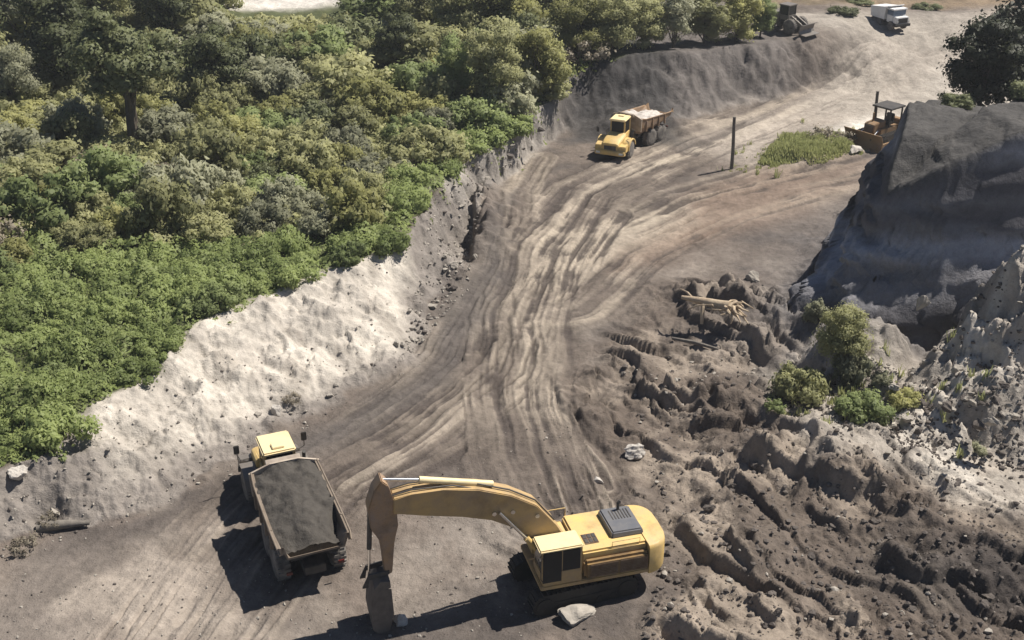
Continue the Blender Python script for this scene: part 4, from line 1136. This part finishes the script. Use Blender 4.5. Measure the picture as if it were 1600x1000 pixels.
TP = {}
def tree_proto(key, seed, mat, h0, h1, r, lobes, n, size, lr, tr):
    me, L, rr = crown('crown', seed, mat, lobes, n, size, tree_shape(h0, h1, r), lr)
    TP[key] = (me, trunk_mesh('trunk', L, np.random.default_rng(seed), h0, h1, tr, BARK, 9))
# metres for a tree of nominal height 8
tree_proto('forked', 300, L_DARK, 3.5, 7.8, 2.5, 30, 13000, .13, (.4, .95), .3)
tree_proto('dark', 301, L_DARK, 2.6, 7.6, 3.0, 40, 18000, .135, (.6, 1.2), .22)
tree_proto('dark2', 302, L_DARK, 2.0, 7.6, 2.6, 34, 16000, .13, (.55, 1.1), .2)
tree_proto('olive', 303, L_OLIVE, .6, 7.4, 2.4, 56, 18000, .13, (.35, 1.0), .17)
tree_proto('olive2', 304, L_YELL, .5, 7.4, 2.6, 52, 18000, .13, (.35, 1.0), .17)
tree_proto('green', 305, L_GREEN, .6, 7.6, 2.0, 50, 17000, .125, (.3, .85), .16)
tree_proto('grey', 306, L_GREY, .7, 7.4, 2.3, 50, 15000, .125, (.35, .9), .16)
tree_proto('black', 307, L_BLACK, 1.0, 8.0, 3.2, 60, 22000, .15, (.45, 1.05), .25)

def tree(px, py, z0, h, kind, label, group=None, wide=1.):
    x, y = (px, py) if z0 is None else G(px, py, z0)[:2]
    z = zg(x, y)
    s = h / 8
    root = empty('tree', (x, y, z - .1), random.uniform(0, 6.28), 1, label, 'tree', group)
    root.scale = (s * wide, s * wide, s)
    cr, tr = TP[kind]; link('crown', cr, root); link('trunk', tr, root)
    return root

def bush(x, y, w, h, key, label, group, cat='bush'):
    z = zg(x, y)
    root = empty('bush', (x, y, z - .05), random.uniform(0, 6.28), 1, label, cat, group)
    root.scale = (w, w, h)
    f, s = PROTO[key]; link('foliage', f, root); link('stem', s, root)
    return root

TOPS = []
# named trees
tree(212, 222, 3, 11.0, 'forked', 'tall dark tree with a bare forked trunk among the bushes at upper left', None, 1.15)
tree(108, 150, 3, 10.5, 'dark2', 'dark leafy tree at the top left behind the forked one', None, 1.2)
tree(345, 165, 3, 7.5, 'dark2', 'dark spreading tree right of the tall forked tree', None, 1.15)
tree(262, 70, 3, 8.5, 'dark', 'dark tree at the top edge beyond the tall forked tree')
tree(30, 175, 3, 7.0, 'grey', 'greyish tree at the far left edge below the top')
tree(618, 112, 3, 6.0, 'dark2', 'small dark tree right of the pale clearing at the top')
tree(712, 165, 3, 7.0, 'green', 'pale green slender tree in the middle of the upper thicket', None, .95)
tree(772, 172, 3.5, 8.5, 'olive', 'olive tree with dark gaps beside the slender pale green one')
tree(842, 150, 3.5, 7.5, 'olive2', 'yellowish tree closest to the grey bench', None, 1.1)
tree(470, 112, 3, 4.3, 'olive', 'short broad olive tree in front of the pale clearing', None, 1.7)
# trees behind the bench and along the top
n = 0
for px, py, h, k in [(900, 88, 7, 'olive2'), (955, 82, 6.5, 'olive'), (1005, 76, 6, 'olive'), (1052, 74, 6.5, 'grey'), (1100, 68, 6, 'olive'), (1150, 62, 6, 'olive2'), (1188, 58, 4.8, 'green')]:
    tree(px, py, 5, h, k, ['yellow green tree in the row behind the grey bench', 'olive tree in the row behind the grey bench', 'olive tree in the row behind the grey bench', 'grey green tree in the row behind the grey bench',
                           'olive tree in the row behind the grey bench', 'second yellow green tree of the bench row, nearer the loader', 'small fresh green tree beside the loader'][n], ('trees behind the bench' if k == 'olive' else None), 1.15); n += 1
for px, py, h, k in [(870, 40, 9, 'olive'), (790, 60, 9, 'olive2'), (720, 70, 8, 'olive'), (655, 60, 8.5, 'olive'), (930, 35, 8, 'olive'), (1000, 30, 8, 'olive2'), (1080, 30, 7, 'olive'), (1150, 25, 7, 'olive'), (650, 45, 6, 'grey'),
                     (160, 60, 9, 'olive'), (40, 70, 9, 'grey'), (-40, 110, 9, 'dark'), (285, 55, 6, 'olive'), (-30, 40, 9, 'olive'), (750, 20, 8, 'olive'), (830, 5, 8, 'olive2')]:
    tree(px, py, 4, h, k, 'leafy tree crowded among others along the top of the thicket', 'trees along the top of the thicket', 1.1)
# black trees on the cliff
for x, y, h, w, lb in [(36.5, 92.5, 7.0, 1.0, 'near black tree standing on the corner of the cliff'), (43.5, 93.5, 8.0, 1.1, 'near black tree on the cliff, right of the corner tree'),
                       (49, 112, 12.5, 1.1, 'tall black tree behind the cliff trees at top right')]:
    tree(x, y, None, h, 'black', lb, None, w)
tree(1308, 588, 1.5, 4.3, 'olive', 'slim olive sapling growing on the right mound under the cliff', None, 1.05)
for x, y, w_, lb in [(34, 90.5, 1.6, 'dark shrub on the left corner of the cliff top'), (30, 80, 1.2, 'dark shrub halfway along the cliff edge'), (33.5, 77, 1.5, 'dark shrub set back on the middle of the cliff top')]:
    TOPS.append((x, y, w_, lb))
# thicket of bushes
pts = []
def try_place(x, y, gap):
    for (a, b) in pts:
        if (a - x) ** 2 + (b - y) ** 2 < gap * gap: return False
    pts.append((x, y)); return True
CX, CY = [], []
rr = np.random.default_rng(5)
Y_ = 52 + (172 - 52) * rr.random(9000) ** .8; X_ = rr.uniform(-1, 1, 9000) * (.46 * Y_ + 6)
Zc, exc_ = terrain(X_, Y_)
NB = 0
for x, y, z, v in zip(X_, Y_, Zc, exc_['veg']):
    if v < .5 or NB >= 295: continue
    px, py = proj(x, y, z)
    if px < -60 or py < -40 or px > 1210 or (px > 880 and py < 92): continue
    if 345 < px < 605 and py < 80: continue
    if abs(px - 214) < 40 and 200 < py < 275: continue
    lowz = py > 430 - .12 * px and px < 520 and py > 395 or (v < 2.6 and py > 200)
    gap = (1.7 if lowz else random.choice((1.9, 2.3, 3.2))) * (1 + max(0, y - 75) / 75)
    if not try_place(x, y, gap): continue
    q = random.random()
    if lowz:
        key = ('low', random.randrange(2)); w = gap * random.uniform(.85, 1.2); h = w * random.uniform(.8, 1.3); lab = 'low bright green bush along the edge of the sandy bank'; grp = 'low green bushes above the bank'
        if q < .2: key = ('green', random.randrange(3)); w *= .75; h = w
    else:
        k = 'olive' if q < .40 else 'green' if q < .54 else 'grey' if q < .72 else 'yellow' if q < .89 else 'dark' if q < .96 else 'dry'
        key = (k, 0 if k == 'dry' else random.randrange(3)); w = gap * random.uniform(.75, 1.1); h = min(w * random.uniform(.75, 1.3), random.uniform(3.2, 4.6))
        nm = {'olive': 'olive', 'green': 'fresh green', 'grey': 'grey green', 'yellow': 'yellowish', 'dark': 'dark green', 'dry': 'dry twiggy'}[k]
        zone = 'upper half of the thicket' if py < 200 else 'lower half of the thicket'
        lab = nm + ' bush in the ' + zone + ' left of the road'; grp = nm + ' bushes in the ' + zone
    bush(x, y, w, h, key, lab, grp); NB += 1
# bushes on the right mound
for px, py, z, w, h, k, lb in [(1250, 618, 1, 1.7, 2.2, ('olive', 0), 'broad olive bush at the left of the right mound'), (1285, 560, 1.5, 1.0, 1.6, ('dry', 0), 'dry twiggy bush on the right mound beside the olive sapling'), (1380, 600, .6, .8, .7, ('grey', 1), 'small grey tuft on the pale side of the right mound'), (1210, 640, .6, .7, .6, ('green', 1), 'small green tuft left of the broad olive bush'), (1345, 655, .8, 1.7, 1.6, ('green', 2), 'broad green bush at the foot of the right mound'), (1325, 605, 1.5, 1.3, 2.4, ('grey', 1), 'grey green bush in the middle of the right mound'),
                               (1410, 625, .6, 1.1, .8, ('yellow', 0), 'low yellowish bush right of the mound'), (1275, 500, .8, .9, 1.4, ('grey', 2), 'dull bush at the edge of the cliff shadow'),
                               (1540, 610, 1.5, .7, .6, ('grey', 0), 'small grey green bush on the pale rubble slope')]:
    x, y = G(px, py)[:2]; bush(x, y, w, h, k, lb, None)
for px, py, w, lb in [(1285, 222, 1.8, 'dry twiggy bush behind the grass strip'), (1318, 222, 1.4, 'dry twiggy bush between grass strip and dozer'), (35, 858, .9, 'dry twiggy bush at the foot of the bank at the left edge'), (80, 818, .7, 'dry twiggy tuft just above the weathered log'), (455, 628, .7, 'small dry tuft of twigs on the bank above the near truck')]:
    x, y = G(px, py)[:2]; bush(x, y, w, w * .9, ('dry', 0), lb, None)
for x, y, w_, lb in TOPS: bush(x, y, w_, w_ * .7, ('dark', 1), lb, None)
# bushes added in place of shadow smudges on the far hill
for px, py, lb in [(1315, 20, 'low dark bush in place of a shadow smudge on the far brown hillside, left of the white truck'), (1450, 14, 'low dark bush in place of a shadow smudge on the far brown hillside, right of the white truck'), (1345, 6, 'low dark bush in place of a shadow smudge higher on the far brown hillside')]:
    x, y = G(px, py, 5)[:2]; bush(x, y, 1.9, .9, ('dark', 0), lb, None)

def carpet():
    """undergrowth between the bushes and along the edge of the bank"""
    rng = np.random.default_rng(77); n = 330000
    Y = 50 + 100 * rng.random(n) ** 1.5; X = rng.uniform(-1, .6, n) * (.47 * Y + 5)
    Z, ex = terrain(X, Y)
    v = ex['veg'] + .9 * fbm(X, Y, .5, 3, off=5.) + .5 * fbm(X, Y, 1.7, 2, off=8.)
    px = 800 + F * X / (Y * CT + (HC - Z) * ST); py = 500 - F * (Y * ST + (Z - HC) * CT) / (Y * CT + (HC - Z) * ST)
    m = (v > 0.0) & ~((px > 330) & (px < 600) & (py < 32)) & (px > -60) & (py > 30) & ~((px > 880) & (py < 95))
    X, Y, Z, v, px, py = (q[m] for q in (X, Y, Z, v, px, py))
    f_ = lambda a, b: fbm(a, b, .35, 3, off=9.) + .35 * fbm(a, b, 1.1, 2, off=4.)
    mound = np.clip(.55 + .9 * f_(X, Y), .05, 1.9) * np.clip(v / 1.2, .12, 1)
    h = mound * (1 - .45 * rng.random(len(X)) ** 2)
    C = np.stack([X, Y, Z + h], -1)
    g = .15; gx = (f_(X + g, Y) - f_(X - g, Y)) / (2 * g); gy = (f_(X, Y + g) - f_(X, Y - g)) / (2 * g)
    Nn = np.stack([-gx, -gy, np.full(len(X), .7)], -1)
    low = (py > 395 - .06 * px + 40 * fbm(X, Y, .2, 2, off=6.)) | (v < 2.2)
    for mk, mat, nm, lb in ((low, L_LOW, 'undergrowth', 'low tangled bright green undergrowth along the top of the pale bank'), (~low, L_OLIVE, 'thicket_scrub', 'olive scrub filling the ground between the bushes of the thicket')):
        V, Q, a = leaf_quads(C[mk], Nn[mk], .125 * (Y[mk] / 65), rng, .6)
        me = raw_mesh(nm, V, Q, [mat], True, a, SOFT.pop())
        tag(link(nm, me), lb, 'undergrowth', kind='stuff')
carpet()

def grass():
    rng = np.random.default_rng(21); n = 46000
    P = np.array([U(*p, .5) for p in [(1150, 258), (1200, 222), (1260, 206), (1330, 196), (1350, 236), (1300, 250), (1230, 258)]])
    X = rng.uniform(P[:, 0].min(), P[:, 0].max(), n); Y = rng.uniform(P[:, 1].min(), P[:, 1].max(), n)
    Q_ = [tuple(p) for p in P]; m = np.array([inpoly(a, b, Q_) for a, b in zip(X, Y)]) & (fbm(X, Y, .35, 3, off=2.) + 1.1 * sstep(0, 1.5, pdist(X, Y, np.vstack([P, P[:1]]))[0]) > .25)
    X, Y = X[m], Y[m]
    ex_ = []
    for (ax, ay, rad, cnt) in [(*U(1143, 262), .8, 60), (*U(1180, 255), 2.5, 300), (*U(1290, 215), 4., 350), (*U(1300, 640, .5), 2.5, 420), (*U(1420, 640, .5), 3., 260)]:
        for q in range(max(3, cnt // 14)):
            tx, ty = ax + rng.normal() * rad * .6, ay + rng.normal() * rad * .6
            ex_.append(np.stack([tx + rng.normal(size=14) * .1, ty + rng.normal(size=14) * .1]))
    ex_ = np.concatenate(ex_, 1); X = np.concatenate([X, ex_[0]]); Y = np.concatenate([Y, ex_[1]])
    Z, _ = terrain(X, Y); k = len(X)
    ed = sstep(0, 1.6, pdist(X, Y, np.vstack([P, P[:1]]))[0]); h = (.12 + .5 * rng.random(k) + .45 * np.clip(fbm(X, Y, .3, 2, off=8.), -.2, 1)) * (.3 + .7 * ed); a = rng.uniform(0, 6.28, k); w = .045
    d = np.stack([np.cos(a), np.sin(a), 0 * a], -1); B = np.stack([X, Y, Z - .05], -1); ln = rng.normal(size=(k, 3)) * .18; ln[:, 2] = 1
    T = B + ln * h[:, None]
    V = np.stack([B - d * w, B + d * w, T + d * w * .5, T - d * w * .5], 1).reshape(-1, 3)
    me = raw_mesh('grass', V, np.arange(4 * k).reshape(k, 4), [L_GRASS], True, np.repeat(rng.random(k), 4))
    tag(link('grass', me), 'strip of green grass between the haul road and the side road', 'grass', kind='stuff')
grass()

# ------------------------------------------------------------------ light, sky, camera
SUN_EL, SUN_AZ = R(56), math.atan2(.43, .90)
w = bpy.data.worlds.new('World'); SC.world = w; w.use_nodes = True
nt = w.node_tree; bg = nt.nodes['Background']
sky = nt.nodes.new('ShaderNodeTexSky'); sky.sky_type = 'NISHITA'; sky.sun_disc = False
sky.air_density = .75; sky.dust_density = .3; sky.altitude = 900; sky.sun_elevation = SUN_EL; sky.sun_rotation = math.pi / 2 - SUN_AZ
nt.links.new(sky.outputs[0], bg.inputs['Color']); bg.inputs['Strength'].default_value = .05
sl = bpy.data.lights.new('sun', 'SUN'); sl.energy = 5.0; sl.angle = R(.53); sl.color = (1, .935, .84)
so = bpy.data.objects.new('sun', sl); COL.objects.link(so)
d = Vector((math.cos(SUN_AZ) * math.cos(SUN_EL), math.sin(SUN_AZ) * math.cos(SUN_EL), math.sin(SUN_EL)))
so.rotation_euler = d.to_track_quat('Z', 'Y').to_euler(); so.location = d * 200

hm = bpy.data.materials.new('haze'); hm.use_nodes = True; hn = hm.node_tree
hn.nodes.remove(hn.nodes['Principled BSDF'])
pv = hn.nodes.new('ShaderNodeVolumePrincipled'); pv.inputs['Color'].default_value = (.90, .94, 1, 1); pv.inputs['Density'].default_value = .00028; pv.inputs['Anisotropy'].default_value = .2
hn.links.new(pv.outputs[0], hn.nodes['Material Output'].inputs['Volume'])
hb = MB().box(-4500, 4500, -300, 4600, -4, 62, 0).build('haze', hm); tag(hb, kind='stuff')

cam = bpy.data.cameras.new('camera'); co = bpy.data.objects.new('camera', cam); COL.objects.link(co)
co.location = (0, 0, HC); co.rotation_euler = (math.pi / 2 - TH, 0, 0)
cam.sensor_width = 36; cam.lens = 36 * F / 1600; cam.clip_end = 6000
SC.camera = co
SC.view_settings.view_transform = 'Standard'; SC.view_settings.look = 'None'
SC.view_settings.exposure = .62; SC.view_settings.gamma = 1
SC.cycles.max_bounces = 5; SC.cycles.diffuse_bounces = 2; SC.cycles.transparent_max_bounces = 8
